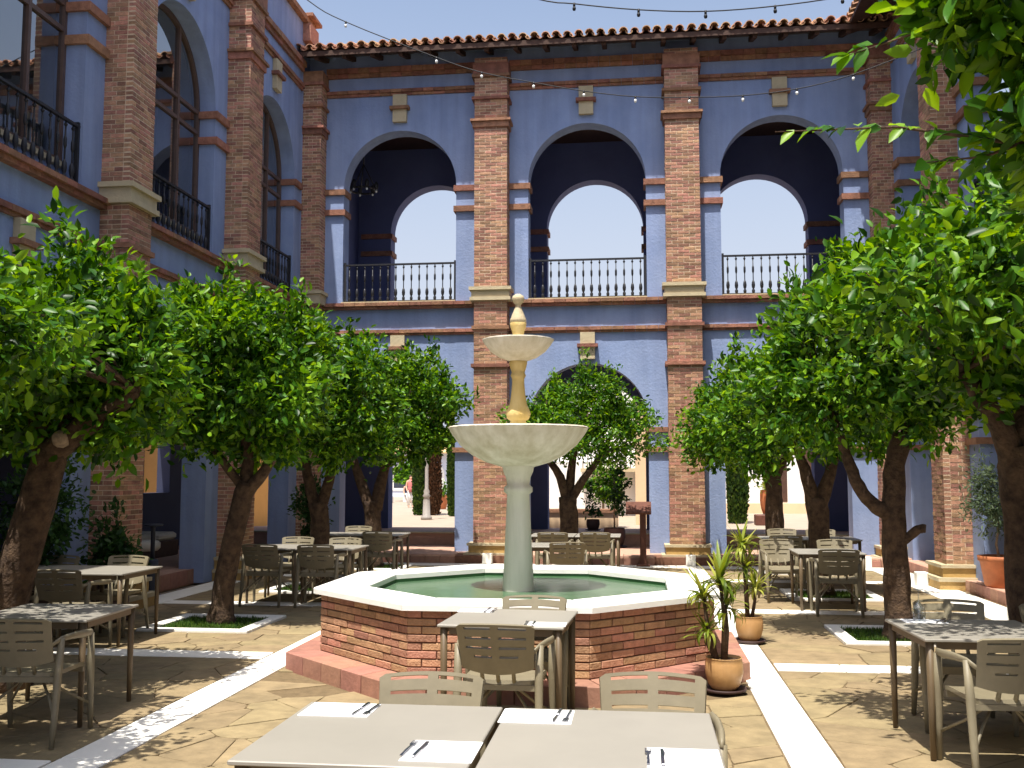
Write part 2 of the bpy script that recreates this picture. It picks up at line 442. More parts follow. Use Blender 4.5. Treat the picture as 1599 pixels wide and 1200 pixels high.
rng = random.Random(7)
TX_L, TX_R = -4.95, 2.75
TY = [4.3, 8.0, 11.7, 15.45, 19.15]
SQ = 0.66
BANDS = [(5.7, 6.05), (9.55, 9.9), (13.4, 13.75), (17.2, 17.55)]
def clip(poly, nx, ny, d):
    out = []
    for i in range(len(poly)):
        p, q = poly[i], poly[(i + 1) % len(poly)]
        a = p[0] * nx + p[1] * ny - d; b = q[0] * nx + q[1] * ny - d
        if a <= 0: out.append(p)
        if (a < 0 < b) or (b < 0 < a):
            t = a / (a - b); out.append((p[0] + (q[0] - p[0]) * t, p[1] + (q[1] - p[1]) * t))
    return out
def crazy(x0, x1, y0, y1, size=0.42):
    nx = max(1, round((x1 - x0) / size)); ny = max(1, round((y1 - y0) / (size * 0.8)))
    sx, sy = (x1 - x0) / nx, (y1 - y0) / ny
    seeds = [(x0 + (i + 0.5 + rng.uniform(-0.5, 0.5)) * sx, y0 + (j + 0.5 + rng.uniform(-0.5, 0.5)) * sy, i, j) for i in range(nx) for j in range(ny) if rng.random() > 0.22 or nx * ny < 6]
    res = []
    for a in seeds:
        poly = [(x0, y0), (x1, y0), (x1, y1), (x0, y1)]
        for b in seeds:
            if b is a or abs(b[2] - a[2]) > 4 or abs(b[3] - a[3]) > 4: continue
            dx, dy = b[0] - a[0], b[1] - a[1]
            poly = clip(poly, dx, dy, dx * (a[0] + b[0]) / 2 + dy * (a[1] + b[1]) / 2)
            if len(poly) < 3: break
        if len(poly) >= 3:
            # inset for the joint and slightly uneven edges
            cx = sum(p[0] for p in poly) / len(poly); cy = sum(p[1] for p in poly) / len(poly)
            pp = []
            for i in range(len(poly)):
                p, q = poly[i], poly[(i + 1) % len(poly)]
                L = math.hypot(q[0] - p[0], q[1] - p[1])
                if L < 0.02: continue
                for t in ((0.04, 0.25, 0.5, 0.75, 0.96) if L > 0.25 else (0.12, 0.5, 0.88)):
                    x = p[0] + (q[0] - p[0]) * t; y = p[1] + (q[1] - p[1]) * t
                    d = math.hypot(x - cx, y - cy) or 1
                    k = 1 - (0.002 + rng.uniform(0, 0.009)) / d
                    pp.append((cx + (x - cx) * k, cy + (y - cy) * k))
            if len(pp) >= 3: res.append((cx, cy, pp))
    return res
FX, FY = -1.12, 9.94
def side_panels(x0, x1, tx):
    out = []
    edges = [3.0] + [e for b in BANDS for e in b] + [19.55]
    for k in range(0, len(edges), 2):
        y0, y1 = edges[k], edges[k + 1]
        t = [y for y in TY[2:] if y0 - 0.2 < y < y1 + 0.2]
        if not t:
            out.append((x0, x1, y0, y1)); continue
        ty = t[0]
        a, b = max(y0, ty - SQ), min(y1, ty + SQ)
        out += [(x0, x1, y0, a), (x0, tx - SQ, a, b), (tx + SQ, x1, a, b), (x0, x1, b, y1)]
    return [p for p in out if p[1] - p[0] > 0.05 and p[3] - p[2] > 0.05]
stones = []
for p in side_panels(-6.45, -3.56, TX_L): stones += crazy(*p)
for p in side_panels(1.21, 4.2, TX_R): stones += crazy(*p)
stones += [s for s in crazy(-3.21, 0.88, 3.0, 19.55) if max(abs(s[0] - FX), abs(s[1] - FY)) > 1.75]
def depth_in_view(x, y):
    if y < 1: return 1e9
    px = 996 + x / y * 1600; py = 741 + 1.75 * 1600 / y
    return y if (-40 < px < 1640 and py < 1290) else 1e6 + y
stones.sort(key=lambda s: depth_in_view(s[0], s[1]))
rest = MB()
for k, (cx, cy, pp) in enumerate(stones):
    zt = 0.006 + rng.uniform(-0.004, 0.004)
    if k < 290:
        b = MB().prism([(x - cx, y - cy) for x, y in pp], -0.03, zt, inset=0.005)
        b.build('flagstone', 'flag', paving, loc=(cx, cy, 0))
    else:
        rest.prism(pp, -0.03, zt, inset=0.005)
rest.build('far_flagstones', 'flag', paving, kind='stuff')

def slab(x0, x1, y0, y1, z=0.010):
    b = MB().cbox(-(x1 - x0) / 2, (x1 - x0) / 2, -(y1 - y0) / 2, (y1 - y0) / 2, -0.03, z, 0.005)
    b.build('stone_slab', 'band', paving, loc=((x0 + x1) / 2, (y0 + y1) / 2, 0))
for x0, x1 in ((-3.55, -3.22), (0.89, 1.20)):
    y = 3.0
    while y < 19.5:
        e = min(y + 0.62, 19.54); slab(x0, x1, y + 0.004, e - 0.004); y = e
for x0, x1 in ((-6.44, -3.57), (1.22, 4.19)):
    for (a, b) in BANDS:
        n = 5
        for k in range(n):
            slab(x0 + (x1 - x0) * k / n + 0.004, x0 + (x1 - x0) * (k + 1) / n - 0.004, a + 0.004, b - 0.004)
for x0, x1 in ((4.21, 4.78), (-6.9, -6.46)):
    y = 5.0
    while y < 19.5:
        e = min(y + 0.8, 19.54); slab(x0, x1, y + 0.004, e - 0.004); y = e
for k in range(14):
    x0 = -6.5 + k * 0.8
    slab(x0 + 0.004, x0 + 0.796, 19.57, 20.08)

# tree pits: pale kerb round a square of grass
def pit(tx, ty, k):
    r0, r1 = SQ - 0.01, SQ - 0.16
    for (a, b, c, d) in ((-r0, r0, -r0, -r1), (-r0, r0, r1, r0), (-r0, -r1, -r1, r1), (r1, r0, -r1, r1)):
        e = 0.003
        b_ = MB().cbox(a + e, b - e, c + e, d - e, -0.03, 0.03, 0.006)
        b_.build('kerb_stone', 'band', paving, loc=(tx, ty, 0))
    rr = np.random.RandomState(k)
    n = 1500
    x = rr.uniform(-r1, r1, n); y = rr.uniform(-r1, r1, n); h = rr.uniform(0.02, 0.055, n); a = rr.uniform(0, 6.28, n); w = 0.008
    lx = rr.uniform(-0.02, 0.02, n); ly = rr.uniform(-0.02, 0.02, n)
    v = np.stack([np.stack([x - w * np.cos(a), y - w * np.sin(a), np.zeros(n)], 1), np.stack([x + w * np.cos(a), y + w * np.sin(a), np.zeros(n)], 1), np.stack([x + lx, y + ly, h], 1)], 1).reshape(-1, 3)
    base = np.array([(-r1, -r1, 0.006), (r1, -r1, 0.006), (r1, r1, 0.006), (-r1, r1, 0.006)])
    t = np.arange(n * 3).reshape(-1, 3)
    me = np_mesh('grass', np.concatenate([v, base]), np.concatenate([t, [[n * 3, n * 3 + 1, n * 3 + 2], [n * 3, n * 3 + 2, n * 3 + 3]]]), 'grass')
    o = link('grass', me, loc=(tx, ty, 0), kind='stuff')
    o['label'] = 'square patch of short green grass round a tree foot'; o['category'] = 'grass'
for k, y in enumerate(TY[2:]):
    pit(TX_L, y, k); pit(TX_R, y, k + 10)

# ------------------------------------------------------------------ brick piers
BR_L, BR_H, JT = 0.225, 0.052, 0.012
brick_mesh = {}
def brick_me(l, d, h):
    key = (round(l, 3), round(d, 3), round(h, 3))
    if key not in brick_mesh:
        b = MB().cbox(-l / 2, l / 2, -d / 2, d / 2, -h / 2, h / 2, 0.004)
        me = b.mesh('brick'); me.materials.append(M['brick']); brick_mesh[key] = me
    return brick_mesh[key]
def pier(parent, T, uc, hw, depth, z0, z1, single=None, seed=0):
    """brick pier: mortar core, courses of bricks proud of it; `single` = z range whose front bricks are objects"""
    r = random.Random(seed)
    core = MB(); tbox(core, T, uc - hw + 0.005, uc + hw - 0.005, -depth + 0.005, 0.0, z0, z1)
    p = core.build('pier', 'mortar', parent)
    st = MB(); n = 0
    ch = BR_H + JT
    nc = int((z1 - z0) / ch); ch = (z1 - z0) / nc
    W = 2 * hw
    cnt = 0
    for k in range(nc):
        za = z0 + k * ch + JT / 2; zb = z0 + (k + 1) * ch - JT / 2
        # front face
        pat = [0.333, 0.333, 0.334] if k % 2 == 0 else [0.167, 0.333, 0.333, 0.167]
        u = uc - hw
        for q in pat:
            l = W * q - JT * 0.8
            pr = r.uniform(-0.003, 0.004)
            if single and single[0] <= za and zb <= single[1] and cnt < 300:
                me = brick_me(l, 0.1, zb - za)
                c = T(u + W * q / 2, -depth + 0.05 - pr, (za + zb) / 2)
                o = link('brick', me, p, loc=c)
                if T in (TL, TR): o.rotation_euler = (0, 0, R(90))
                cnt += 1
            else:
                tbox(st, T, u + JT * 0.4, u + W * q - JT * 0.4, -depth - pr, -depth + 0.1, za, zb)
            u += W * q
        # the two flanks
        for s in (-1, 1):
            a = [(-depth + (0.104), -depth * 0.45), (-depth * 0.45 + JT, 0.0)] if k % 2 else [(-depth + 0.104, -0.12), (-0.12 + JT, 0.0)]
            for (va, vb) in a:
                pr = r.uniform(-0.003, 0.003)
                e = uc + s * (hw + pr)
                i = uc + s * (hw - 0.1)
                tbox(st, T, min(e, i), max(e, i), va, vb, za, zb)
    st.build('pier_bricks', 'brick', p, kind='stuff')
    # collars, capital, base
    def collar(name, za, zb, ex, m):
        b = MB(); tbox(b, T, uc - hw - ex, uc + hw + ex, -depth - ex, -0.002, za, zb); b.build(name, m, p)
    collar('capital_stone', 5.36, 5.50, 0.045, 'stone'); collar('capital_top', 5.502, 5.57, 0.09, 'stone'); collar('capital_foot', 5.29, 5.358, 0.075, 'stone')
    for za, zb, ex in ((4.70, 4.77, 0.04), (3.92, 3.99, 0.05), (9.05, 9.10, 0.075), (8.93, 9.048, 0.035), (9.52, 9.58, 0.05), (10.0, 10.06, 0.05), (10.06, 10.3, 0.03)):
        collar('brick_collar', za, zb, ex, 'terra')
    collar('base_lower', 0.0, 0.13, 0.15, 'ochre'); collar('base_ledge', 0.132, 0.19, 0.17, 'stone')
    collar('base_upper', 0.192, 0.33, 0.08, 'ochre'); collar('base_top', 0.332, 0.38, 0.11, 'stone')
    return p

# ------------------------------------------------------------------ railings
bal = MB()
bal.tube([(0, 0, 0), (0, 0, 0.80)], 0.011, 6)
bal.lathe([(0.012, 0.02), (0.030, 0.05), (0.032, 0.09), (0.016, 0.12), (0.03, 0.15), (0.036, 0.20), (0.028, 0.26), (0.012, 0.30)], 8)
bal.lathe([(0.012, 0.44), (0.022, 0.48), (0.022, 0.56), (0.012, 0.60)], 8)
bal.lathe([(0.012, 0.72), (0.026, 0.745), (0.012, 0.77)], 8)
bal_me = bal.mesh('baluster'); bal_me.materials.append(M['iron'])
def railing(parent, T, c, hw, v, zb, n=14):
    b = MB()
    tbox(b, T, c - hw, c + hw, v - 0.025, v + 0.025, zb + 0.80, zb + 0.835)
    r = b.build('railing', 'iron', parent)
    b = MB(); tbox(b, T, c - hw, c + hw, v - 0.015, v + 0.015, zb + 0.02, zb + 0.045); b.build('bottom_rail', 'iron', r)
    for s in (-1, 1):
        b = MB(); tbox(b, T, c + s * (hw - 0.03) - 0.02, c + s * (hw - 0.03) + 0.02, v - 0.026, v + 0.026, zb, zb + 0.87)
        b.build('end_post', 'iron', r)
    for i in range(n):
        u = c - hw + (i + 0.75) * 2 * hw / (n + 0.5)
        link('baluster', bal_me, r, loc=T(u, v, zb + 0.01))
    return r

def trim(parent, T, u0, u1, pier_us, phw):
    """string courses and cornices on the wall between piers"""
    edges = [u0] + [e for p in pier_us for e in (p - phw, p + phw)] + [u1]
    for k in range(0, len(edges), 2):
        a, b = edges[k] + 0.003, edges[k + 1] - 0.003
        if b - a < 0.1: continue
        for za, zb, ex, m in ((5.27, 5.34, 0.15, 'terra'), (5.21, 5.268, 0.10, 'terra'), (4.70, 4.77, 0.07, 'terra'), (4.65, 4.698, 0.035, 'terra'),
                              (9.90, 9.97, 0.07, 'terra'), (9.84, 9.898, 0.035, 'terra'), (10.35, 10.46, 0.10, 'terra'), (10.26, 10.348, 0.05, 'terra')):
            mb = MB(); u = a; rs = random.Random(int(a * 100 + za * 10))
            while u < b - 0.01:
                e = min(b, u + 0.235)
                tbox(mb, T, u + 0.003, e - 0.003, -ex - rs.uniform(0, 0.008), -0.001, za, zb); u = e
            mb.build('string_course', m, parent, kind='stuff')

def imposts(parent, T, arcs, pier_us, phw, ends, deep):
    for c, hw in arcs:
        for s in (-1, 1):
            e = c + s * hw
            cand = [p - s * phw for p in pier_us] + list(ends)
            o = min((x for x in cand if (x - e) * s > 0.05), key=lambda x: abs(x - e))
            a, b = min(e - s * 0.05, o), max(e - s * 0.05, o)
            for za, zb in ((7.70, 7.82), (7.26, 7.38), (2.60, 2.70), (2.20, 2.30)):
                mb = MB(); tbox(mb, T, a + (0.002 if s > 0 else 0.003), b - 0.003, -0.06, deep - 0.01, za, zb)
                mb.build('impost', 'terra', parent)

def keystones(parent, T, cs, levels=((9.24, 9.84), (4.10, 4.65))):
    for c in cs:
        for za, zb in levels:
            zm = (za + zb) / 2
            k = MB(); tbox(k, T, c - 0.15, c + 0.15, -0.09, -0.001, za, zm - 0.035); k = k.build('keystone', 'stone', parent)
            b = MB(); tbox(b, T, c - 0.15, c + 0.15, -0.09, -0.001, zm + 0.035, zb - 0.002); b.build('keystone_upper', 'stone', k)
            b = MB(); tbox(b, T, c - 0.21, c + 0.21, -0.15, -0.001, zm - 0.034, zm + 0.034); b.build('keystone_band', 'terra', k)

# ------------------------------------------------------------------ arcade across the court
arc = thing('arcade_building', 'two-storey blue arcade with open brick-piered arches behind the fountain', 'building', (0, 0, 0))
w = MB()
arch_wall(w, TF, -7.4, 5.5, 0.0, 5.0, [(c, HW, 0.0, ZS1) for c in AC], 0.0, 0.42)
arch_wall(w, TF, -7.4, 5.5, 5.0, 10.75, [(c, HW, ZLEDGE, ZS2) for c in AC], 0.0, 0.42)
w.build('front_wall', 'blue', arc)
w = MB()
BC = [-8.95] + AC + [6.93]
arch_wall(w, TB, -11.2, 9.0, 0.0, 5.0, [(c, 1.19, 0.0, ZS1) for c in BC], 0.0, 0.45)
arch_wall(w, TB, -11.2, 9.0, 5.0, 10.75, [(c, 1.19, ZLEDGE, ZS2) for c in AC], 0.0, 0.45)
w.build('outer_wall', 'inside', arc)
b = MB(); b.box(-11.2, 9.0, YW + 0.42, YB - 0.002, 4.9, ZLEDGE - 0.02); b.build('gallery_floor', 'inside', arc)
b = MB(); b.box(-7.4, 5.5, YW + 0.42, YB - 0.002, 10.0, 10.15); b.build('gallery_ceiling', 'wood', arc)
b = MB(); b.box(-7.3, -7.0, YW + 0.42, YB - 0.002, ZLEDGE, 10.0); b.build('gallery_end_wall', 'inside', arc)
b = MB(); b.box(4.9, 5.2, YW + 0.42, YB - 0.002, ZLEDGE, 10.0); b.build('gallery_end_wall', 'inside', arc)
for k, c in enumerate(AC):
    b = MB(); b.box(c - HW, c + HW, YW - 0.1, YW + 0.43, ZLEDGE + 0.002, ZLEDGE + 0.03); b.build('sill', 'stone', arc)
    railing(arc, TF, c, HW, 0.08, ZLEDGE + 0.03)
    # mouldings on the outer wall, seen dark through the arches
for c in AC:
    for s in (-1, 1):
        e = c + s * 1.19
        for za, zb in ((7.70, 7.82), (7.26, 7.38), (2.60, 2.70), (2.20, 2.30)):
            b = MB(); a0, a1 = (e - 0.76, e + 0.05) if s < 0 else (e - 0.05, e + 0.76)
            b.box(a0, a1, YB - 0.06, YB + 0.44, za, zb); b.build('inner_impost', 'terra', arc)
for k, c in enumerate(PF):
    pier(arc, TF, c, 0.345, YW - YP, 0.0, 10.42, single=(5.6, 9.0), seed=k)
for k, (a, b_) in enumerate(((-6.86, 0.27), (4.87, 0.21))):
    pier(arc, TF, a, b_, YW - YP, 0.0, 10.3, seed=5 + k)
trim(arc, TF, -6.59, 4.66, PF, 0.345)
imposts(arc, TF, [(c, HW) for c in AC], PF, 0.345, (-6.59, 4.66), 0.42)
keystones(arc, TF, AC)
# steps and floor of the passage
fl = MB(); fl.box(-11.0, 9.0, 20.14, 23.0, -0.03, 0.15); st = fl.build('step_core', 'mortardark', arc)
for k in range(40):
    x0 = -6.9 + k * 0.3
    if any(abs(x0 + 0.15 - p) < 0.65 for p in PF): continue
    b = MB().cbox(-0.146, 0.146, -0.21, 0.21, -0.02, 0.03, 0.006); b.build('step_tile', 'pinktile', st, loc=(x0 + 0.15, 20.34, 0.15))
    b = MB().cbox(-0.146, 0.146, -0.015, 0.02, -0.085, 0.06, 0.005); b.build('step_brick', 'redtile', st, loc=(x0 + 0.15, 20.125, 0.068))
b = MB(); b.box(-6.9, 5.0, 20.56, 22.98, 0.152, 0.178); b.build('passage_floor', 'pinktile', arc)
b = MB(); b.box(-11.0, 9.0, 23.0, 25.58, 0.0, 0.42); b.build('upper_step', 'pinktile', arc)
b = MB(); b.box(-11.0, 9.0, 22.96, 23.3, 0.422, 0.45); b.build('step_edge', 'stone', arc)

# tiled roof with a deep eave
EY, EZ = 20.05, 10.56
SL = math.tan(R(17))
b = MB()
b.add([(-7.6, EY + 0.04, EZ - 0.05), (5.4, EY + 0.04, EZ - 0.05), (5.4, 26.4, EZ - 0.05 + SL * (26.4 - EY)), (-7.6, 26.4, EZ - 0.05 + SL * (26.4 - EY)),
       (-7.6, EY + 0.04, EZ - 0.01), (5.4, EY + 0.04, EZ - 0.01), (5.4, 26.4, EZ - 0.01 + SL * (26.4 - EY)), (-7.6, 26.4, EZ - 0.01 + SL * (26.4 - EY))],
      [(0, 3, 2, 1), (4, 5, 6, 7), (0, 1, 5, 4), (1, 2, 6, 5), (2, 3, 7, 6), (3, 0, 4, 7)])
roof = b.build('roof', 'wood', arc)
b = MB(); b.box(-7.55, 5.35, EY + 0.0, EY + 0.036, EZ - 0.11, EZ - 0.005); b.build('fascia', 'wood', roof)
for k in range(21):
    x = -7.2 + k * 0.6
    b = MB(); m = Matrix.Translation((x, EY + 0.06, EZ - 0.06)) @ Matrix.Rotation(R(17), 4, 'X')
    b.box(-0.045, 0.045, 0.0, 1.0, -0.10, -0.004, m); b.build('rafter', 'wood', roof)
def tile_shape(mb, x, y, z, up, L=0.46, r0=0.088, r1=0.068, n=7):
    vs = []
    for t, r in ((0, r0), (1, r1)):
        for rr in (r, r - 0.016):
            for i in range(n):
                a = math.pi * i / (n - 1)
                vs.append((x + rr * math.cos(a), y + t * L * math.cos(R(17)), z + t * L * math.sin(R(17)) + (rr * math.sin(a)) * up))
    fs = []
    for i in range(n - 1):
        fs += [(i, i + 1, 2 * n + i + 1, 2 * n + i), (n + i, n + i + 1, 3 * n + i + 1, 3 * n + i), (i, i + 1, n + i + 1, n + i)]
    mb.add(vs, fs, False)
tm = []
for q in range(3):
    mb = MB(); tile_shape(mb, 0, 0, 0, 1, r0=0.086 + 0.003 * q); me = mb.mesh('roof_tile'); me.materials.append(M['tile']); tm.append(me)
pm = MB(); tile_shape(pm, 0, 0, 0, -1, r0=0.075, r1=0.085); pm = pm.mesh('pan_tile'); pm.materials.append(M['tile'])
stuff = MB()
r = random.Random(3)
for k in range(57):
    x = -7.4 + k * 0.225
    o = link('roof_tile', tm[k % 3], roof, loc=(x + r.uniform(-0.01, 0.01), EY - 0.06 + r.uniform(-0.02, 0.02), EZ + 0.055 + r.uniform(-0.006, 0.006)))
    o.rotation_euler = (0, 0, r.uniform(-0.04, 0.04))
    link('pan_tile', pm, roof, loc=(x + 0.1125, EY - 0.03, EZ + 0.075))
    for j in range(1, 16):
        yy = EY - 0.06 + j * 0.40
        tile_shape(stuff, x + r.uniform(-0.008, 0.008), yy, EZ + 0.06 + SL * 0.40 * j, 1)
        tile_shape(stuff, x + 0.1125, yy, EZ + 0.08 + SL * 0.40 * j, -1, r0=0.075, r1=0.085, n=5)
stuff.build('tile_field', 'tile', roof, kind='stuff')
# chandelier in the gallery
ch = thing('hanging_lantern', 'dark round hanging lamp in the upper left arch', 'lamp', (-6.15, 22.3, 8.2))
b = MB()
for k in range(20):
    a = 2 * math.pi * k / 20; a2 = 2 * math.pi * (k + 1) / 20
    b.tube([(0.3 * math.cos(a), 0.3 * math.sin(a), 0), (0.3 * math.cos(a2), 0.3 * math.sin(a2), 0)], 0.025, 6)
for k in range(3):
    a = 2 * math.pi * k / 3; b.tube([(0.3 * math.cos(a), 0.3 * math.sin(a), 0), (0, 0, 0.6)], 0.012, 5)
b.tube([(0, 0, 0.6), (0, 0, 1.8)], 0.015, 5)
b.build('frame', 'iron', ch)
for k in range(6):
    a = 2 * math.pi * k / 6
    MB().lathe([(0.02, -0.04), (0.05, 0.02), (0.05, 0.1), (0.02, 0.16)], 8).build('lamp_shade', 'iron', ch, loc=(0.3 * math.cos(a), 0.3 * math.sin(a), 0.03))
    MB().lathe([(0.005, 0.0), (0.022, 0.015), (0.025, 0.04), (0.01, 0.065)], 8).build('bulb', 'bulb', ch, loc=(0.3 * math.cos(a), 0.3 * math.sin(a), -0.07))

# ------------------------------------------------------------------ glazed wing on the left
gw = thing('glazed_wing_building', 'two-storey blue wing with tall glazed arches and brick piers along the left', 'building', (0, 0, 0))
w = MB()
arch_wall(w, TL, -10.0, 20.9, 0.0, 5.0, [(c, HW, 0.0, ZS1) for c in (-5.35, -1.3, 2.7, 6.73)] + [(c, HW, 0.0, ZS1) for c in AWC], 0.0, 0.42)
arch_wall(w, TL, -10.0, 20.9, 5.0, 11.35, [(c, HW, ZLEDGE, ZS2) for c in (-5.35, -1.3, 2.7, 6.73)] + [(c, HW, ZLEDGE, ZS2) for c in AWC], 0.0, 0.42)
w.build('front_wall', 'blue', gw)
for k, c in enumerate(YPW):
    pier(gw, TL, c, 0.32, 0.40, 0.0, 10.42, single=(5.6, 8.9) if k == 1 else None, seed=20 + k)
trim(gw, TL, 3.0, 20.4, YPW, 0.32)
imposts(gw, TL, [(c, HW) for c in AWC], YPW, 0.32, (3.0, 20.4), 0.42)
keystones(gw, TL, AWC)
b = MB(); tbox(b, TL, 3.0, 20.88, -0.12, 0.45, 11.352, 11.46); b.build('coping', 'terra', gw)
b = MB(); tbox(b, TL, 3.0, 20.88, -0.06, 0.43, 11.20, 11.35); 
b = MB(); b.box(-7.30, -6.82, 20.4, 20.95, 10.95, 11.34); b.build('corner_block', 'brick', gw)
b = MB(); b.box(-7.36, -6.76, 20.34, 21.0, 11.47, 11.54); b.build('corner_cap', 'terra', gw)
# inside of the wing
b = MB(); b.box(-10.3, XLW - 0.42, -10.0, 20.9, 4.95, 5.25); b.build('upper_floor', 'inside', gw)
b = MB(); b.box(-10.6, XLW - 0.42, -10.0, 20.9, 10.3, 10.45); b.build('upper_ceiling', 'white', gw)
b = MB(); b.box(-10.6, -10.3, -10.0, 20.9, 5.25, 10.3); b.build('upper_back_wall', 'paleblue', gw)
b = MB(); b.box(-10.3, XLW - 0.42, 20.6, 20.9, 5.25, 10.3); b.build('upper_end_wall', 'paleblue', gw)
TLB = lambda u, v, z: (-10.3 - v, u, z)
w = MB(); arch_wall(w, TLB, -10.0, 25.0, 0.0, 4.95, [(21.1, 0.60, 1.35, 2.4)], 0.0, 0.3); w.build('lower_back_wall', 'insideshade', gw)
b = MB(); b.box(-10.3, -7.18, -10.0, 20.13, -0.03, 0.22); pf = b.build('passage_floor', 'pinktile', gw)
for k in range(50):
    y0 = 5.0 + k * 0.3
    MB().cbox(-0.02, 0.012, -0.146, 0.146, -0.11, 0.12, 0.005).build('step_brick', 'redtile', pf, loc=(-7.166, y0 + 0.15, 0.108))
for k, c in enumerate([6.73] + AWC):
    railing(gw, TL, c, HW, 0.06, ZLEDGE + 0.01)
    # window: low wall, sill, brown frame, panes
    b = MB(); tbox(b, TL, c - HW + 0.002, c + HW - 0.002, 0.25, 0.40, ZLEDGE + 0.002, 5.62); b.build('window_apron', 'blue', gw)
    win = MB()
    fw = 0.06; v0, v1 = 0.27, 0.35
    zb = 5.70
    for u in (c - HW + 0.03, c - 0.42, c + 0.42, c + HW - 0.03):
        top = ZS2 + math.sqrt(max(0, (HW - 0.03) ** 2 - (u - c) ** 2))
        tbox(win, TL, u - fw / 2, u + fw / 2, v0, v1, zb, top)
    for z in (zb + 0.03, 7.45, 7.80):
        tbox(win, TL, c - HW + 0.06, c + HW - 0.06, v0 + 0.006, v1 - 0.006, z - fw / 2, z + fw / 2)
    seg = 20
    for i in range(seg):
        a, a2 = math.pi * i / seg, math.pi * (i + 1) / seg
        vs = []
        for (an, rr) in ((a, HW - 0.005), (a2, HW - 0.005), (a2, HW - 0.07), (a, HW - 0.07)):
            vs += [TL(c - rr * math.cos(an), v0 + 0.002, ZS2 + rr * math.sin(an)), TL(c - rr * math.cos(an), v1 - 0.002, ZS2 + rr * math.sin(an))]
        win.add(vs, [(0, 2, 4, 6), (1, 3, 5, 7), (4, 5, 7, 6), (0, 1, 3, 2)])
    wn_ = win.build('window', 'frame', gw)
    b = MB(); tbox(b, TL, c - HW + 0.004, c + HW - 0.004, 0.20, 0.42, 5.622, 5.69); b.build('window_sill', 'stone', wn_)
    us = [c - HW + 0.06, c - 0.45, c - 0.39, c + 0.39, c + 0.45, c + HW - 0.06]
    for i in range(0, 6, 2):
        for za, zb2 in ((5.76, 7.42), (7.48, 7.77)):
            b = MB(); b.add([TL(us[i], 0.31, za), TL(us[i + 1], 0.31, za), TL(us[i + 1], 0.31, zb2), TL(us[i], 0.31, zb2)], [(0, 1, 2, 3)])
            b.build('pane', 'glass', wn_)
        vs = [TL(us[i + 1], 0.31, 7.83), TL(us[i], 0.31, 7.83)]
        for q in range(9):
            u = us[i] + (us[i + 1] - us[i]) * q / 8
            vs.append(TL(u, 0.31, max(7.84, ZS2 + math.sqrt(max(0, (HW - 0.05) ** 2 - (u - c) ** 2)))))
        b = MB(); b.add(vs, [tuple(range(len(vs)))]); b.build('pane', 'glass', wn_)
# curtains behind the farthest window
b = MB()
for i in range(40):
    u = 17.7 + i * 0.055
    b.add([TL(u, 0.55 + 0.04 * math.sin(i * 1.3), 5.4), TL(u + 0.055, 0.55 + 0.04 * math.sin((i + 1) * 1.3), 5.4), TL(u + 0.055, 0.55 + 0.04 * math.sin((i + 1) * 1.3), 9.0), TL(u, 0.55 + 0.04 * math.sin(i * 1.3), 9.0)], [(0, 1, 2, 3)])
b.build('curtain', 'paleblue', gw)

# ------------------------------------------------------------------ wing on the right
rw = thing('side_wing_building', 'sunlit blue wing with brick piers and tiled eave half hidden by trees on the right', 'building', (0, 0, 0))
w = MB()
arch_wall(w, TR, -10.0, 20.9, 0.0, 5.0, [(c, HW, 0.0, ZS1) for c in (-5.35, -1.3, 2.7, 6.73)] + [(c, HW, 0.0, ZS1) for c in AWC], 0.0, 0.42)
arch_wall(w, TR, -10.0, 20.9, 5.0, 10.75, [(c, HW, ZLEDGE, ZS2) for c in (-5.35, -1.3, 2.7, 6.73)] + [(c, HW, ZLEDGE, ZS2) for c in AWC], 0.0, 0.42)
w.build('front_wall', 'blue', rw)
for k, c in enumerate(YPW):
    pier(rw, TR, c, 0.32, 0.40, 0.0, 10.42, seed=30 + k)
trim(rw, TR, 3.0, 20.4, YPW, 0.32)
imposts(rw, TR, [(c, HW) for c in AWC], YPW, 0.32, (3.0, 20.4), 0.42)
keystones(rw, TR, AWC)
for c in [6.73] + AWC: railing(rw, TR, c, HW, 0.08, ZLEDGE + 0.01)
b = MB(); b.box(XRW + 0.42, 9.0, -10.0, 20.9, 4.95, 5.3); b.build('gallery_floor', 'inside', rw)
b = MB(); b.box(XRW + 0.42, 9.0, -10.0, 20.9, 10.0, 10.15); b.build('gallery_ceiling', 'wood', rw)
b = MB(); b.box(8.7, 9.0, -10.0, 20.9, 5.3, 10.0); b.build('gallery_back_wall', 'inside', rw)
b = MB(); b.box(8.7, 9.0, -10.0, 24.9, 0.0, 4.95); b.build('passage_back_wall', 'peach', rw)
b = MB(); b.box(4.88, 8.7, -10.0, 20.13, -0.03, 0.16); pf = b.build('passage_floor', 'pinktile', rw)
for k in range(50):
    y0 = 5.0 + k * 0.3
    if any(abs(y0 + 0.15 - p) < 0.62 for p in YPW): continue
    MB().cbox(-0.012, 0.02, -0.146, 0.146, -0.10, 0.08, 0.005).build('step_brick', 'redtile', pf, loc=(4.866, y0 + 0.15, 0.09))
b = MB()
XE = XR - 0.45
b.add([(XE, -10.0, EZ - 0.02), (XE, 20.6, EZ - 0.02), (10.5, 20.6, EZ + SL * (10.5 - XE)), (10.5, -10.0, EZ + SL * (10.5 - XE)),
       (XE, -10.0, EZ + 0.05), (XE, 20.6, EZ + 0.05), (10.5, 20.6, EZ + 0.07 + SL * (10.5 - XE)), (10.5, -10.0, EZ + 0.07 + SL * (10.5 - XE))],
      [(0, 3, 2, 1), (4, 5, 6, 7), (0, 1, 5, 4), (1, 2, 6, 5), (2, 3, 7, 6), (3, 0, 4, 7)])
roof2 = b.build('roof', 'wood', rw)
r = random.Random(5)
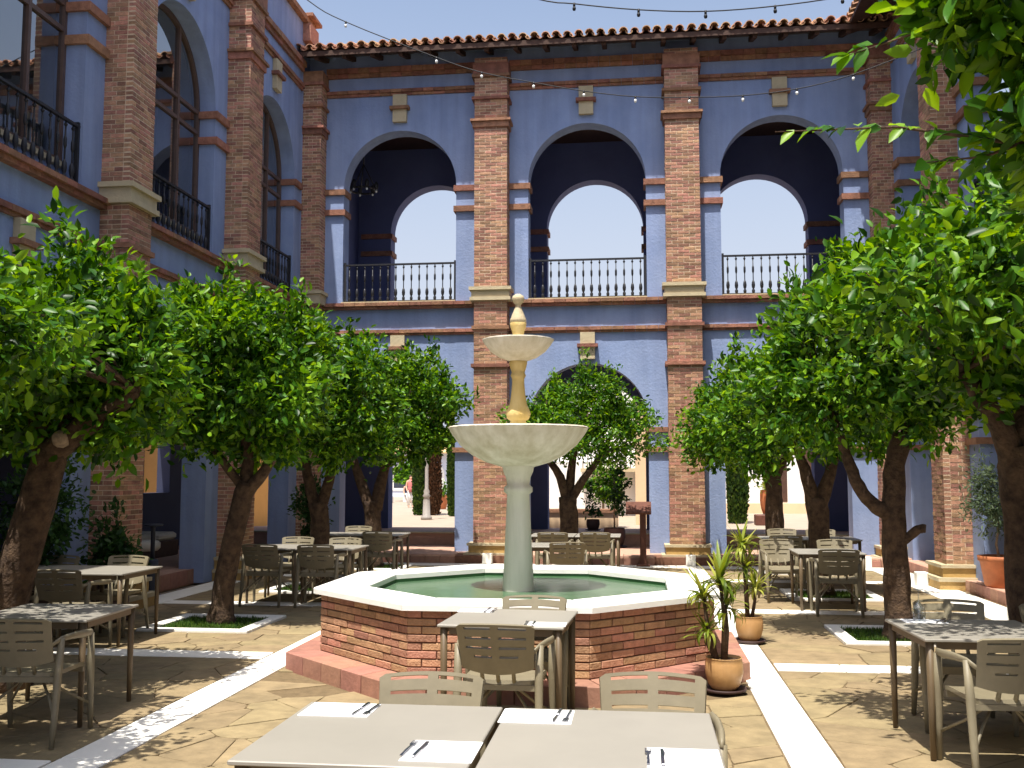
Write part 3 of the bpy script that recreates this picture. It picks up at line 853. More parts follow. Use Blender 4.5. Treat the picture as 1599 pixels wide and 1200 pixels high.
for k in range(80):
    y = 2.2 + k * 0.225
    o = link('roof_tile', tm[k % 3], roof2, loc=(XE - 0.06, y + r.uniform(-0.01, 0.01), EZ + 0.1)); o.rotation_euler = (0, 0, R(-90) + r.uniform(-0.03, 0.03))
stuff2 = MB()
for k in range(80):
    for j in range(1, 16): tile_shape(stuff2, 2.2 + k * 0.225, j * 0.40, SL * 0.40 * j, 1, n=5)
o = stuff2.build('tile_field', 'tile', roof2, kind='stuff', loc=(XE - 0.06, 0, EZ + 0.11))
o.data.transform(Matrix.Rotation(R(-90), 4, 'Z') @ Matrix.Scale(-1, 4, (1, 0, 0)))

# ------------------------------------------------------------------ fountain
fo = thing('fountain', 'white tiered fountain in an octagonal brick basin of green water', 'fountain', (FX, FY, 0))
def octa(ap): 
    rr = ap / math.cos(R(22.5))
    return [(rr * math.cos(R(22.5 + 45 * k)), rr * math.sin(R(22.5 + 45 * k))) for k in range(8)]
AP = 1.765
def ring(mb, ao, ai, z0, z1):
    o, i = octa(ao), octa(ai)
    for k in range(8):
        j = (k + 1) % 8
        vs = [(*o[k], z0), (*o[j], z0), (*i[j], z0), (*i[k], z0), (*o[k], z1), (*o[j], z1), (*i[j], z1), (*i[k], z1)]
        mb.add(vs, [(0, 1, 5, 4), (2, 3, 7, 6), (4, 5, 6, 7)])
step = MB(); step.prism(octa(AP + 0.27), -0.02, 0.135); step = step.build('step', 'mortardark', fo)
o8, i8 = octa(AP + 0.285), octa(AP - 0.01)
for k in range(8):
    j = (k + 1) % 8
    n = 5
    for q in range(n):
        t0, t1 = q / n + 0.004, (q + 1) / n - 0.004
        L = lambda p, c, t: (p[0] + (c[0] - p[0]) * t, p[1] + (c[1] - p[1]) * t)
        poly = [L(o8[k], o8[j], t0), L(o8[k], o8[j], t1), L(i8[k], i8[j], t1), L(i8[k], i8[j], t0)]
        cx = sum(p[0] for p in poly) / 4; cy = sum(p[1] for p in poly) / 4
        MB().prism([(x - cx, y - cy) for x, y in poly], -0.148, 0.02, inset=0.006).build('step_tile', 'redtile', step, loc=(cx, cy, 0.135))
wall = MB(); ring(wall, AP - 0.014, 1.41, 0.13, 0.668); wall = wall.build('basin_wall', 'mortardark', fo)
bst = MB()
r = random.Random(11)
nc, chh = 8, 0.0640
fbm = {}
for side in range(8):
    an = R(45 * side)                     # outward normal angle
    S = 2 * AP * math.tan(R(22.5))
    vis = side in (4, 5, 6, 7, 0)
    for c in range(nc):
        nb = 6
        x = -S / 2
        cuts = [i / nb for i in range(nb + 1)] if c % 2 == 0 else [0] + [(i + 0.5) / nb for i in range(nb)] + [1]
        for i in range(len(cuts) - 1):
            l = (cuts[i + 1] - cuts[i]) * S - 0.009
            xm = -S / 2 + (cuts[i] + cuts[i + 1]) / 2 * S
            zc = 0.156 + (c + 0.5) * chh
            out = AP - 0.05 + r.uniform(-0.004, 0.005)
            pos = (math.cos(an) * out - math.sin(an) * xm, math.sin(an) * out + math.cos(an) * xm, zc)
            key = round(l, 3)
            if vis:
                if key not in fbm:
                    q = MB().cbox(-0.05, 0.05, -l / 2, l / 2, -chh / 2 + 0.005, chh / 2 - 0.005, 0.004).mesh('brick'); q.materials.append(M['brickpale']); fbm[key] = q
                o = link('brick', fbm[key], wall, loc=pos); o.rotation_euler = (0, 0, an)
            else:
                bst.box(-0.05, 0.05, -l / 2, l / 2, -chh / 2 + 0.005, chh / 2 - 0.005, Matrix.Translation(pos) @ Matrix.Rotation(an, 4, 'Z'))
bst.build('far_bricks', 'brickpale', wall, kind='stuff')
lin_ = MB(); ring(lin_, 1.409, 1.385, 0.16, 0.664); lin_.prism(octa(1.40), 0.14, 0.2); lin_.build('pool_lining', 'pool', fo)
o8, i8 = octa(1.83), octa(1.375)
for k in range(8):
    j = (k + 1) % 8
    poly = [o8[k], o8[j], i8[j], i8[k]]
    cx = sum(p[0] for p in poly) / 4; cy = sum(p[1] for p in poly) / 4
    d = math.hypot(cx, cy)
    pl = [((x - cx) * 0.998, (y - cy) * 0.998) for x, y in poly]
    MB().prism(pl, 0.0, 0.052, inset=0.012).build('rim_slab', 'marble', fo, loc=(cx, cy, 0.669))
wa = MB(); wa.prism(octa(1.384), 0.50, 0.635); wa.build('water', 'water', fo)
Zp = lambda y: 1.84 + (727 - y) * 0.00634
PX = 0.00634
ped = MB().lathe([(0.24, 0.2), (0.20, 0.24), (0.165, 0.50), (0.155, 0.60), (24 * PX, Zp(915)), (21 * PX, Zp(860)), (18.5 * PX, Zp(800)), (17 * PX, Zp(772)), (22 * PX, Zp(768)), (22 * PX, Zp(761)), (17 * PX, Zp(757)), (19 * PX, Zp(746)), (23 * PX, Zp(737)), (24 * PX, Zp(731)), (30 * PX, Zp(727))], 40)
ped.build('pedestal', 'pedestal', fo, loc=(-0.04, 0.02, 0))
MB().lathe([(28 * PX, Zp(729)), (48 * PX, Zp(723)), (70 * PX, Zp(712)), (88 * PX, Zp(697)), (100 * PX, Zp(681)), (105 * PX, Zp(672)), (107 * PX, Zp(670)), (103 * PX, Zp(668)), (96 * PX, Zp(677)), (60 * PX, Zp(700)), (10 * PX, Zp(708))], 96, flute=0.022, nfl=24, cap=False).build('large_bowl', 'fountain', fo, loc=(-0.04, 0.02, 0))
MB().lathe([(9 * PX, Zp(706)), (10 * PX, Zp(668)), (13 * PX, Zp(663)), (12 * PX, Zp(659)), (17 * PX, Zp(656)), (19.5 * PX, Zp(648)), (17 * PX, Zp(641)), (13.5 * PX, Zp(634)), (11 * PX, Zp(618)), (9.5 * PX, Zp(600)), (9.5 * PX, Zp(594)), (12 * PX, Zp(589)), (10 * PX, Zp(584)), (12 * PX, Zp(578)), (14 * PX, Zp(570)), (14 * PX, Zp(564))], 28).build('stem', 'fyellow', fo, loc=(-0.04, 0.02, 0))
MB().lathe([(12 * PX, Zp(567)), (28 * PX, Zp(561)), (42 * PX, Zp(551)), (50 * PX, Zp(541)), (54 * PX, Zp(535)), (55 * PX, Zp(533)), (52 * PX, Zp(532)), (44 * PX, Zp(540)), (5 * PX, Zp(550))], 72, flute=0.025, nfl=18, cap=False).build('small_bowl', 'fountain', fo, loc=(-0.04, 0.02, 0))
MB().lathe([(7 * PX, Zp(552)), (7.5 * PX, Zp(530)), (9.5 * PX, Zp(520)), (12.5 * PX, Zp(512)), (13 * PX, Zp(507)), (12 * PX, Zp(505))], 24).build('neck', 'fyellow', fo, loc=(-0.04, 0.02, 0))
MB().lathe([(13 * PX, Zp(506)), (12.5 * PX, Zp(501)), (8.5 * PX, Zp(491)), (5 * PX, Zp(482)), (4 * PX, Zp(478)), (8 * PX, Zp(474)), (10 * PX, Zp(469)), (8.5 * PX, Zp(464)), (3 * PX, Zp(461))], 24).build('finial', 'stone', fo, loc=(-0.04, 0.02, 0))

# ------------------------------------------------------------------ furniture
def sheet(mb, nu, nv, surf, thick, skip=None):
    """curved plate with rectangular openings, given thickness"""
    skip = skip or (lambda i, j: False)
    P = [[Vector(surf(i / nu, j / nv)) for j in range(nv + 1)] for i in range(nu + 1)]
    vs = []
    for i in range(nu + 1):
        for j in range(nv + 1):
            a = P[min(i + 1, nu)][j] - P[max(i - 1, 0)][j]; b = P[i][min(j + 1, nv)] - P[i][max(j - 1, 0)]
            nrm = a.cross(b).normalized() * thick * 0.5
            vs += [P[i][j] + nrm, P[i][j] - nrm]
    I = lambda i, j, s: (i * (nv + 1) + j) * 2 + s
    solid = lambda i, j: 0 <= i < nu and 0 <= j < nv and not skip(i, j)
    fs = []
    for i in range(nu):
        for j in range(nv):
            if not solid(i, j): continue
            fs += [(I(i, j, 0), I(i + 1, j, 0), I(i + 1, j + 1, 0), I(i, j + 1, 0)), (I(i, j, 1), I(i, j + 1, 1), I(i + 1, j + 1, 1), I(i + 1, j, 1))]
            if not solid(i - 1, j): fs.append((I(i, j, 0), I(i, j + 1, 0), I(i, j + 1, 1), I(i, j, 1)))
            if not solid(i + 1, j): fs.append((I(i + 1, j, 0), I(i + 1, j, 1), I(i + 1, j + 1, 1), I(i + 1, j + 1, 0)))
            if not solid(i, j - 1): fs.append((I(i, j, 0), I(i, j, 1), I(i + 1, j, 1), I(i + 1, j, 0)))
            if not solid(i, j + 1): fs.append((I(i, j + 1, 0), I(i + 1, j + 1, 0), I(i + 1, j + 1, 1), I(i, j + 1, 1)))
    mb.add(vs, fs, False)

def make_chair():
    """beige resin armchair, facing +y"""
    t = thing('dining_chair', 'beige slotted armchair', 'chair')
    # backrest: slotted curved plate, arched top, tapering foot
    def bsurf(u, v):
        x = (u - 0.5) * 2
        w = 0.245 - 0.02 * (1 - v)
        z = 0.535 + v * 0.275 + 0.012 * (1 - x * x) * (v > 0.5) * 2 * (v - 0.5)
        if v < 0.15: z -= 0.035 * (1 - x * x)
        if v > 0.9 and abs(x) > 0.9: z -= 0.012
        y = -0.190 - (z - 0.44) * 0.37 - 0.045 * (1 - x * x)
        return (x * w, y, z)
    NU, NV = 20, 19
    slots = {5, 6, 8, 9, 11, 12, 14, 15} | {17}
    rows = {5: 1, 9: 1, 13: 1, 17: 1}
    def skip(i, j):
        if j not in rows: return False
        if i in (0, 1, 18, 19) or i in (9, 10): return False
        if j == 5 and i in (2, 3, 16, 17): return False
        return True
    b = MB(); sheet(b, NU, NV, bsurf, 0.018, skip); b.build('backrest', 'resin', t)
    for x in (-0.10, 0.0, 0.10):
        b = MB(); b.tube([(x, -0.268 + 0.01 * (x != 0), 0.55), (x, -0.235, 0.50), (x, -0.21, 0.445)], [0.014, 0.013, 0.014], 6)
        b.build('back_post', 'resin', t)
    def ssurf(u, v):
        x = (u - 0.5) * 2; y = v * 0.46 - 0.22
        w = 0.235 + 0.012 * v
        if v < 0.06 or v > 0.94: w -= 0.03
        return (x * w, y, 0.445 - 0.022 * (1 - x * x) * (1 - (2 * v - 1) ** 4) - 0.02 * max(0, v - 0.85) / 0.15)
    b = MB(); sheet(b, 10, 12, ssurf, 0.026); o = b.build('seat', 'resin', t)
    MB().box(-0.235, 0.235, -0.222, -0.198, 0.395, 0.43).build('seat_rail', 'resin', t); MB().box(-0.235, 0.235, 0.20, 0.224, 0.385, 0.42).build('seat_rail', 'resin', t)
    for s in (-1, 1):
        b = MB(); b.tube([(s * 0.262, -0.20, 0.675), (s * 0.258, -0.225, 0.46), (s * 0.262, -0.265, 0.20), (s * 0.268, -0.305, 0.0)], [0.018, 0.022, 0.019, 0.014], 8, flat=1.25); b.build('leg', 'resin', t)
        b = MB(); b.tube([(s * 0.285, 0.20, 0.648), (s * 0.281, 0.215, 0.44), (s * 0.279, 0.235, 0.20), (s * 0.278, 0.25, 0.0)], [0.019, 0.022, 0.018, 0.014], 8, flat=1.25); b.build('leg', 'resin', t)
        b = MB(); b.tube([(s * 0.228, -0.268, 0.64), (s * 0.262, -0.20, 0.672), (s * 0.282, -0.06, 0.672), (s * 0.290, 0.08, 0.662), (s * 0.287, 0.19, 0.655), (s * 0.284, 0.215, 0.635)], [0.014, 0.018, 0.024, 0.026, 0.024, 0.016], 8, flat=0.6); b.build('armrest', 'resin', t)
        b = MB(); b.tube([(s * 0.05, -0.02, 0.40), (s * 0.17, 0.10, 0.27), (s * 0.275, 0.235, 0.17)], 0.010, 6); b.tube([(s * 0.05, -0.02, 0.40), (s * 0.16, -0.13, 0.28), (s * 0.262, -0.265, 0.17)], 0.010, 6); b.build('brace', 'resin', t)
    return t

def make_table(w, d, name='dining_table'):
    t = thing(name, 'table', 'table')
    MB().cbox(-w / 2, w / 2, -d / 2, d / 2, 0.712, 0.73, 0.004).build('tabletop', 'top', t)
    b = MB(); i = 0.035
    for s in (-1, 1):
        b.box(-w / 2 + 0.08, w / 2 - 0.08, s * (d / 2 - i) - 0.01, s * (d / 2 - i) + 0.01, 0.665, 0.711)
        b.box(s * (w / 2 - i) - 0.01, s * (w / 2 - i) + 0.01, -d / 2 + 0.08, d / 2 - 0.08, 0.665, 0.711)
    b.build('apron', 'tleg', t)
    for sx in (-1, 1):
        for sy in (-1, 1):
            x, y = sx * (w / 2 - 0.04), sy * (d / 2 - 0.04)
            MB().tube([(x, y, 0.711), (x, y, 0.35), (x, y, 0.0)], [0.025, 0.022, 0.017], 10).build('leg', 'tleg', t)
    return t

protos = {'chair': make_chair()}
used = set()
def place(key, maker, x, y, rz, label, group):
    if key not in protos: protos[key] = maker()
    p = protos[key]
    if key in used: o = copy_tree(p)
    else: o = p; used.add(key)
    o.location = (x, y, 0.012); o.rotation_euler = (0, 0, R(rz)); o['label'] = label; o['group'] = group
    return o
def chair(x, y, rz, label): return place('chair', make_chair, x, y, rz, label, 'beige armchairs at the tables')
def table(x, y, w, d, rz, label): return place(('t', w, d), lambda: make_table(w, d), x, y, rz, label, 'beige dining tables in the courtyard')

table(-1.025, 4.05, 0.86, 0.95, 0, 'beige table at the front, left of the two nearest the camera')
table(-0.14, 4.05, 0.86, 0.93, 0, 'beige table at the front, right of the two nearest the camera')
chair(-0.955, 4.42, 180, 'beige armchair behind the left front table, its back towards the fountain')
chair(0.045, 4.54, 178, 'beige armchair behind the right front table, only its slotted back showing')
table(-0.905, 7.31, 0.86, 0.86, -3, 'small beige table set for two right against the fountain')
chair(-0.87, 6.70, -3, 'shaded armchair in front of the fountain table, its back to the camera')
chair(-0.80, 7.50, 178, 'armchair between the small table and the fountain, facing the camera')
table(2.16, 7.13, 0.88, 0.90, 2, 'beige table on the right with an upturned wine glass on its corner')
table(3.08, 7.10, 0.88, 0.90, 2, 'beige table cut off by the right edge of the picture')
chair(2.11, 6.50, 4, 'armchair at the right front, its slotted back to the camera')
chair(2.22, 7.62, 176, 'dark-backed armchair behind the table with the wine glass')
chair(2.93, 7.50, 178, 'armchair at the right picture edge, behind the cut-off table')
table(-4.28, 7.22, 0.88, 0.88, 4, 'sun-dappled beige table at the left, nearest to the left picture edge')
chair(-4.02, 6.56, 6, 'armchair in dappled shade at the lower left, its back to the camera')
table(-6.30, 10.42, 0.72, 0.90, 0, 'beige table under the left trees, the one next to the leaning trunk')
table(-5.57, 10.42, 0.72, 0.90, 0, 'beige table under the left trees, its right legs in the sun')
chair(-6.52, 10.72, 182, 'pale armchair behind the left tables, beside the leaning trunk')
chair(-5.75, 10.80, 178, 'pale armchair behind the left tables, in front of the brick pier')
chair(-5.61, 9.76, 2, 'dark-backed armchair on the near side of the sunlit left table')
table(-4.97, 14.0, 0.74, 0.90, 0, 'shaded table left of the fountain, beside the second left tree')
table(-4.20, 14.0, 0.74, 0.90, 0, 'table left of the fountain, its corner lit beside the basin')
chair(-4.98, 14.42, 180, 'pale armchair behind the shaded table, left of a forked trunk')
chair(-4.24, 14.30, 178, 'pale armchair behind the table whose corner is lit, left of the basin')
chair(-4.97, 13.48, 0, 'dark armchair left of the fountain, back to the camera, beside a tree trunk')
chair(-4.22, 13.46, 3, 'dark armchair left of the fountain, back to the camera, nearest the basin rim')
table(-4.30, 17.15, 0.74, 0.90, 0, 'far table on the left in front of the plaza opening')
table(-5.06, 17.15, 0.74, 0.90, 0, 'far shaded table on the left by the corner shrub')
chair(-4.20, 16.66, 0, 'dark armchair at the far left table in front of the plaza opening')
chair(-4.95, 17.62, 180, 'small far armchair with a pale back by the corner shrub')
table(-1.42, 17.3, 0.74, 0.86, 0, 'far table behind the fountain, left one by the tree trunk')
table(-0.67, 17.3, 0.74, 0.86, 0, 'far table behind the fountain, right one beside the lectern')
chair(-1.36, 16.72, 0, 'armchair behind the fountain pedestal, back to the camera')
chair(-0.69, 16.80, 0, 'armchair behind the basin beside the lectern, back to the camera')
table(-1.35, 14.85, 0.74, 0.86, 0, 'table just behind the basin, mostly hidden by the pedestal')
chair(-1.01, 14.36, 8, 'armchair just behind the basin rim, lowest of the three there')
table(2.30, 16.9, 0.74, 0.90, 0, 'far table on the right in front of the white building')
table(3.05, 16.9, 0.74, 0.90, 0, 'far table on the right beside the shaded blue wall')
chair(2.20, 16.30, 0, 'dark armchair at the far right table, back to the camera')
chair(3.02, 17.5, 180, 'far armchair on the right beside the shaded blue wall, facing the camera')
chair(2.40, 17.6, 180, 'far armchair on the right, behind the table before the white building')
table(2.45, 14.05, 0.86, 0.86, 0, 'table among the right trees with dark chairs round it')
chair(2.45, 13.42, -3, 'dark armchair among the right trees, back to the camera')
chair(2.72, 14.75, 176, 'armchair among the right trees, behind its table and facing the camera')
chair(1.98, 14.72, 188, 'armchair among the right trees, at the left end of its table')

# place settings
def napkin(x, y, w, d, label):
    b = MB(); b.box(-w / 2, w / 2, -d / 2, d / 2, 0.0, 0.002); b.box(-w / 2 + 0.004, w / 2 - 0.003, -d / 2 + 0.003, d / 2 - 0.005, 0.0022, 0.004)
    return tag(b.build('napkin', 'paper', loc=(x, y, 0.7425)), label, 'napkin', 'white paper napkins on the tables')
fork = MB()
sheet(fork, 2, 10, lambda u, v: ((u - 0.5) * (0.009 + 0.007 * abs(0.3 - v) * (v < 0.6)), v * 0.14 - 0.1, 0.004 + 0.002 * math.sin(v * 3)), 0.002)
sheet(fork, 4, 3, lambda u, v: ((u - 0.5) * (0.012 + 0.012 * min(1, v * 2)), 0.04 + v * 0.025, 0.004), 0.002)
for q in range(4): fork.box(-0.0115 + q * 0.0065, -0.008 + q * 0.0065, 0.064, 0.105, 0.003, 0.005)
fork = fork.mesh('fork'); fork.materials.append(M['steel'])
knife = MB()
knife.cbox(-0.007, 0.007, -0.11, -0.01, 0.0, 0.008, 0.002)
knife.add([(-0.006, -0.01, 0.002), (0.006, -0.01, 0.002), (0.010, 0.06, 0.002), (0.004, 0.11, 0.002), (-0.006, 0.10, 0.002), (-0.006, -0.01, 0.005), (0.006, -0.01, 0.003), (0.010, 0.06, 0.003), (0.004, 0.11, 0.003), (-0.006, 0.10, 0.005)],
          [(0, 4, 3, 2, 1), (5, 6, 7, 8, 9), (0, 1, 6, 5), (1, 2, 7, 6), (2, 3, 8, 7), (3, 4, 9, 8), (4, 0, 5, 9)])
knife = knife.mesh('knife'); knife.materials.append(M['steel'])
def setting(nx, ny, w, d, fx, kx, rz, where):
    napkin(nx, ny, w, d, 'white napkin ' + where)
    o = link('fork', fork, loc=(fx, ny, 0.7475)); o.rotation_euler = (0, 0, R(rz)); tag(o, 'steel fork ' + where, 'fork', 'forks on the tables')
    o = link('knife', knife, loc=(kx, ny, 0.7475)); o.rotation_euler = (0, 0, R(rz)); tag(o, 'steel knife ' + where, 'knife', 'knives on the tables')
setting(-1.28, 4.38, 0.30, 0.24, -1.14, -1.19, 176, 'at the far left corner of the left front table')
setting(-0.43, 4.36, 0.30, 0.24, -0.30, -0.345, 176, 'at the far left corner of the right front table')
setting(-0.72, 3.78, 0.26, 0.28, -0.845, -0.80, -3, 'at the near right corner of the left front table')
setting(0.15, 3.78, 0.26, 0.28, 0.025, 0.075, 0, 'at the near right corner of the right front table')
setting(-1.20, 7.63, 0.26, 0.18, -1.07, -1.12, 176, 'at the back of the fountain table')
setting(-0.62, 6.99, 0.26, 0.18, -0.76, -0.71, 0, 'at the front of the fountain table')
setting(1.94, 7.45, 0.28, 0.18, 2.09, 2.05, 150, 'beside the upturned wine glass')
wg = thing('wine_glass', 'upturned clear wine glass on the corner of the right table', 'glass', (1.90, 7.42, 0.748))
MB().lathe([(0.034, 0.0), (0.042, 0.03), (0.045, 0.055), (0.040, 0.085), (0.024, 0.115), (0.006, 0.13)], 28, cap=False).build('bowl', 'glassclear', wg)
MB().lathe([(0.006, 0.13), (0.0045, 0.15), (0.0045, 0.195), (0.007, 0.208)], 12, cap=False).build('stem', 'glassclear', wg)
MB().lathe([(0.007, 0.208), (0.036, 0.213), (0.036, 0.216), (0.0, 0.219)], 28, cap=False).build('foot', 'glassclear', wg)

# ------------------------------------------------------------------ trees
def leaf_cloud(lobes, n, L, seed, spread=0.16, lumps=0, vpow=0.75, clump=70, shoots=8, wr=0.24, up=0.35, fill=0.35):
    """arrays of leaf frames: base point, axis, side, normal, length"""
    rr = np.random.RandomState(seed)
    lob = np.array(lobes, dtype=float)
    if lumps:
        lob[:, 3:6] *= 0.93
        ex = []; v0 = lob[:, 3] * lob[:, 4] * lob[:, 5]
        for k in range(lumps):
            b0 = lob[rr.choice(len(lobes), p=v0 / v0.sum())]; d0 = rr.normal(size=3); d0 /= np.linalg.norm(d0)
            q = rr.uniform(0.18, 0.44) * min(1.0, b0[3] + 0.1)
            ex.append(list(b0[:3] + d0 * b0[3:6] * rr.uniform(0.9, 1.12)) + [q, q, q * 0.85])
        lob = np.concatenate([lob, np.array(ex)])
    vol = (lob[:, 3] * lob[:, 4] * lob[:, 5]) ** vpow
    K = max(8, n // clump)
    li = rr.choice(len(lob), K, p=vol / vol.sum())
    d = rr.normal(size=(K, 3)); d /= np.linalg.norm(d, axis=1)[:, None]
    rad = 1 - fill * rr.uniform(0, 1, K) ** 1.6
    rad += (rr.uniform(0, 1, K) < 0.12) * rr.uniform(0, 0.18, K)
    cen = lob[li, :3] + d * lob[li, 3:6] * rad[:, None]
    out = d * np.array([1, 1, 1])
    # upright shoots on top
    if shoots:
        s = rr.choice(np.where(d[:, 2] > 0.35)[0], shoots)
        ex = np.concatenate([cen[s] + np.array([0, 0, q]) for q in (0.10, 0.22, 0.36)])
        cen = np.concatenate([cen, ex]); out = np.concatenate([out, np.tile([0, 0, 1.0], (len(ex), 1))])
    wgt = np.concatenate([rr.uniform(0.2, 1.9, K), np.full(len(cen) - K, 0.35)])
    ci = rr.choice(len(cen), n, p=wgt / wgt.sum())
    tight = np.where(ci >= K, 0.5, 1.0)[:, None]
    p = cen[ci] + rr.normal(size=(n, 3)) * spread * tight * np.array([1, 1, 0.8])
    a = out[ci] * 0.7 + rr.normal(size=(n, 3)) * 0.6 + np.array([0, 0, 0.05])
    a /= np.linalg.norm(a, axis=1)[:, None]
    nr = rr.normal(size=(n, 3)) * 0.8 + np.array([0, 0, up * 2]) + out[ci] * 0.5
    nr -= a * (nr * a).sum(1)[:, None]; nr /= np.linalg.norm(nr, axis=1)[:, None]
    b = np.cross(a, nr)
    ln = L * rr.uniform(0.5, 1.3, n)
    return p, a, b, nr, ln
def leaf_mesh(name, p, a, b, nr, ln, m, wr=0.24):
    n = len(p)
    l = ln[:, None]
    f = nr * l * 0.09
    v = [p, p + a * l * 0.26 + b * l * wr * 0.86 + f, p + a * l * 0.64 + b * l * wr * 0.84 + f * 0.6, p + a * l - nr * l * 0.10,
         p + a * l * 0.64 - b * l * wr * 0.84 + f * 0.6, p + a * l * 0.26 - b * l * wr * 0.86 + f, p + a * l * 0.5]
    V = np.stack(v, 1).reshape(-1, 3)
    o = (np.arange(n) * 7)[:, None, None]
    T = (np.array([[0, 6, 1], [1, 6, 2], [2, 6, 3], [3, 6, 4], [4, 6, 5], [5, 6, 0]])[None] + o).reshape(-1, 3)
    return np_mesh(name, V, T, m, True)

def tree(name, label, limbs, lobes, n, L, seed, group='orange trees in the courtyard', cat='tree', mleaf='leaf', shoots=18, single=False, cut=None, clump=60, spread=0.115):
    """limbs: list of (points, radii); the first is the trunk"""
    base = Vector(limbs[0][0][0]); base.z = 0
    t = thing(name, label, cat, tuple(base), 0, group)
    r = random.Random(seed)
    loc = lambda pts: [Vector(p) - base for p in pts]
    def smooth(pts, rad, k=4):
        P, Q = [], []
        for i in range(len(pts) - 1):
            for q in range(k):
                u = q / k
                p0 = pts[max(i - 1, 0)]; p1 = pts[i]; p2 = pts[i + 1]; p3 = pts[min(i + 2, len(pts) - 1)]
                pt = 0.5 * ((2 * p1) + (p2 - p0) * u + (2 * p0 - 5 * p1 + 4 * p2 - p3) * u * u + (3 * p1 - p0 - 3 * p2 + p3) * u ** 3)
                P.append(pt + Vector((r.uniform(-1, 1), r.uniform(-1, 1), 0)) * 0.008); Q.append(rad[i] + (rad[i + 1] - rad[i]) * u)
        P.append(pts[-1]); Q.append(rad[-1])
        return P, Q
    pts, rad = limbs[0]
    rad = list(rad); 
    P, Q = smooth(loc(pts), rad)
    for i in range(len(P)):
        if P[i].z < 0.25: Q[i] *= 1 + 0.45 * (1 - max(P[i].z, 0) / 0.25) ** 2
    P[0].z = -0.05
    b = MB(); b.tube(P, Q, 14, rough=0.09, rng=r); trunk = b.build('trunk', 'bark', t)
    for pts, rad in limbs[1:]:
        P, Q = smooth(loc(pts), list(rad)); b = MB(); b.tube(P, Q, 10, rough=0.09, rng=r); b.build('limb', 'bark', trunk)
    if cut: MB().tube([Vector(cut[0]) - base, Vector(cut[1]) - base], [0.075, 0.055], 9, rough=0.12, rng=r).build('sawn_face', 'barkpale', trunk)
    # twigs reaching into the crown
    tw = MB()
    ends = [Vector(l[0][-1]) - base for l in limbs]
    for (cx, cy, cz, rx, ry, rz) in lobes:
        if rx < (0.5 if single else 0.3): continue
        c = Vector((cx, cy, cz)) - base
        for q in range(6):
            d = Vector((r.gauss(0, 1), r.gauss(0, 1), r.gauss(0.3, 1))).normalized()
            e = c + Vector((d.x * rx, d.y * ry, d.z * rz)) * 0.8
            s = min(ends, key=lambda p: (p - c).length)
            m = s.lerp(e, 0.5) + Vector((r.uniform(-0.1, 0.1), r.uniform(-0.1, 0.1), 0.05))
            tw.tube([s, m, e], [0.014 if single else 0.022, 0.009, 0.004], 5)
    tw.build('twigs', 'bark', t)
    lb = [(x - base.x, y - base.y, z, a, b_, c) for (x, y, z, a, b_, c) in lobes]
    p, a, b, nr, ln = leaf_cloud(lb, n, L, seed, shoots=shoots, clump=clump, spread=spread, lumps=0 if single else 26, vpow=0.55 if single else 0.75)
    if single:                 # leafy sprigs that hang out in front of the far arch
        rr = np.random.RandomState(77)
        for (s0, s1, sag, k) in (((1.40, 3.9, 2.97), (0.50, 3.66, 2.97), 0.04, 34), ((1.42, 3.9, 3.42), (0.78, 3.76, 3.28), 0.05, 30), ((1.5, 3.9, 3.0), (1.05, 3.8, 2.88), -0.03, 18)):
            s0 = np.array(s0) - np.array(base); s1 = np.array(s1) - np.array(base)
            u = np.sort(rr.uniform(0.05, 1.0, k))[:, None]
            q = s0 + (s1 - s0) * u + np.array([0, 0, 1]) * sag * 4 * u * (1 - u)
            dr = (s1 - s0) / np.linalg.norm(s1 - s0)
            sd = np.where(np.arange(k) % 2 == 0, 1.0, -1.0)[:, None] * np.array([0.15, 0.6, 0.45]) + rr.normal(size=(k, 3)) * 0.35 + np.array([0, 0, -0.25])
            ax = dr * 0.8 + sd; ax /= np.linalg.norm(ax, axis=1)[:, None]
            nn = np.array([0, -0.5, 0.8]) + rr.normal(size=(k, 3)) * 0.35; nn -= ax * (nn * ax).sum(1)[:, None]; nn /= np.linalg.norm(nn, axis=1)[:, None]
            p = np.concatenate([p, q]); a = np.concatenate([a, ax]); b = np.concatenate([b, np.cross(ax, nn)]); nr = np.concatenate([nr, nn]); ln = np.concatenate([ln, 0.105 * rr.uniform(0.6, 1.15, k)])
            MB().tube([Vector(s0), Vector((s0 + s1) / 2 + np.array([0, 0, sag])), Vector(s1)], [0.008, 0.005, 0.002], 6).build('twig', 'bark', t)
        n = len(p)
    keep = np.ones(n, bool)
    if single:
        wp = p + np.array(base)
        px = 996 + wp[:, 0] / np.maximum(wp[:, 1], 0.5) * 1600; py = 741 - (wp[:, 2] - 1.75) * 1600 / np.maximum(wp[:, 1], 0.5)
        ok = (px > 1150) & (px < 1640) & (py > -40) & (py < 520) & (wp[:, 1] > 1.5)
        score = np.where(ok, ln / np.maximum(wp[:, 1], 0.5), 0)
        idx = np.argsort(-score)[:300]
        idx = idx[score[idx] > 0]
        q = MB()
        sheet_pts = lambda u, v: ((u - 0.5) * 2 * 0.24 * math.sin(math.pi * min(0.97, max(0.04, v)) ** 0.8), v, 0.09 * abs(u - 0.5) * 2 - 0.12 * v * v)
        vs = []; fs = []
        NV = 6
        for j in range(NV + 1):
            for u in (0, 0.5, 1): vs.append(sheet_pts(u, j / NV))
        for j in range(NV):
            for i in range(2): fs.append((j * 3 + i, j * 3 + i + 1, j * 3 + 4 + i, j * 3 + 3 + i))
        q.add(vs, fs, True); me = q.mesh('leaf'); me.materials.append(M[mleaf])
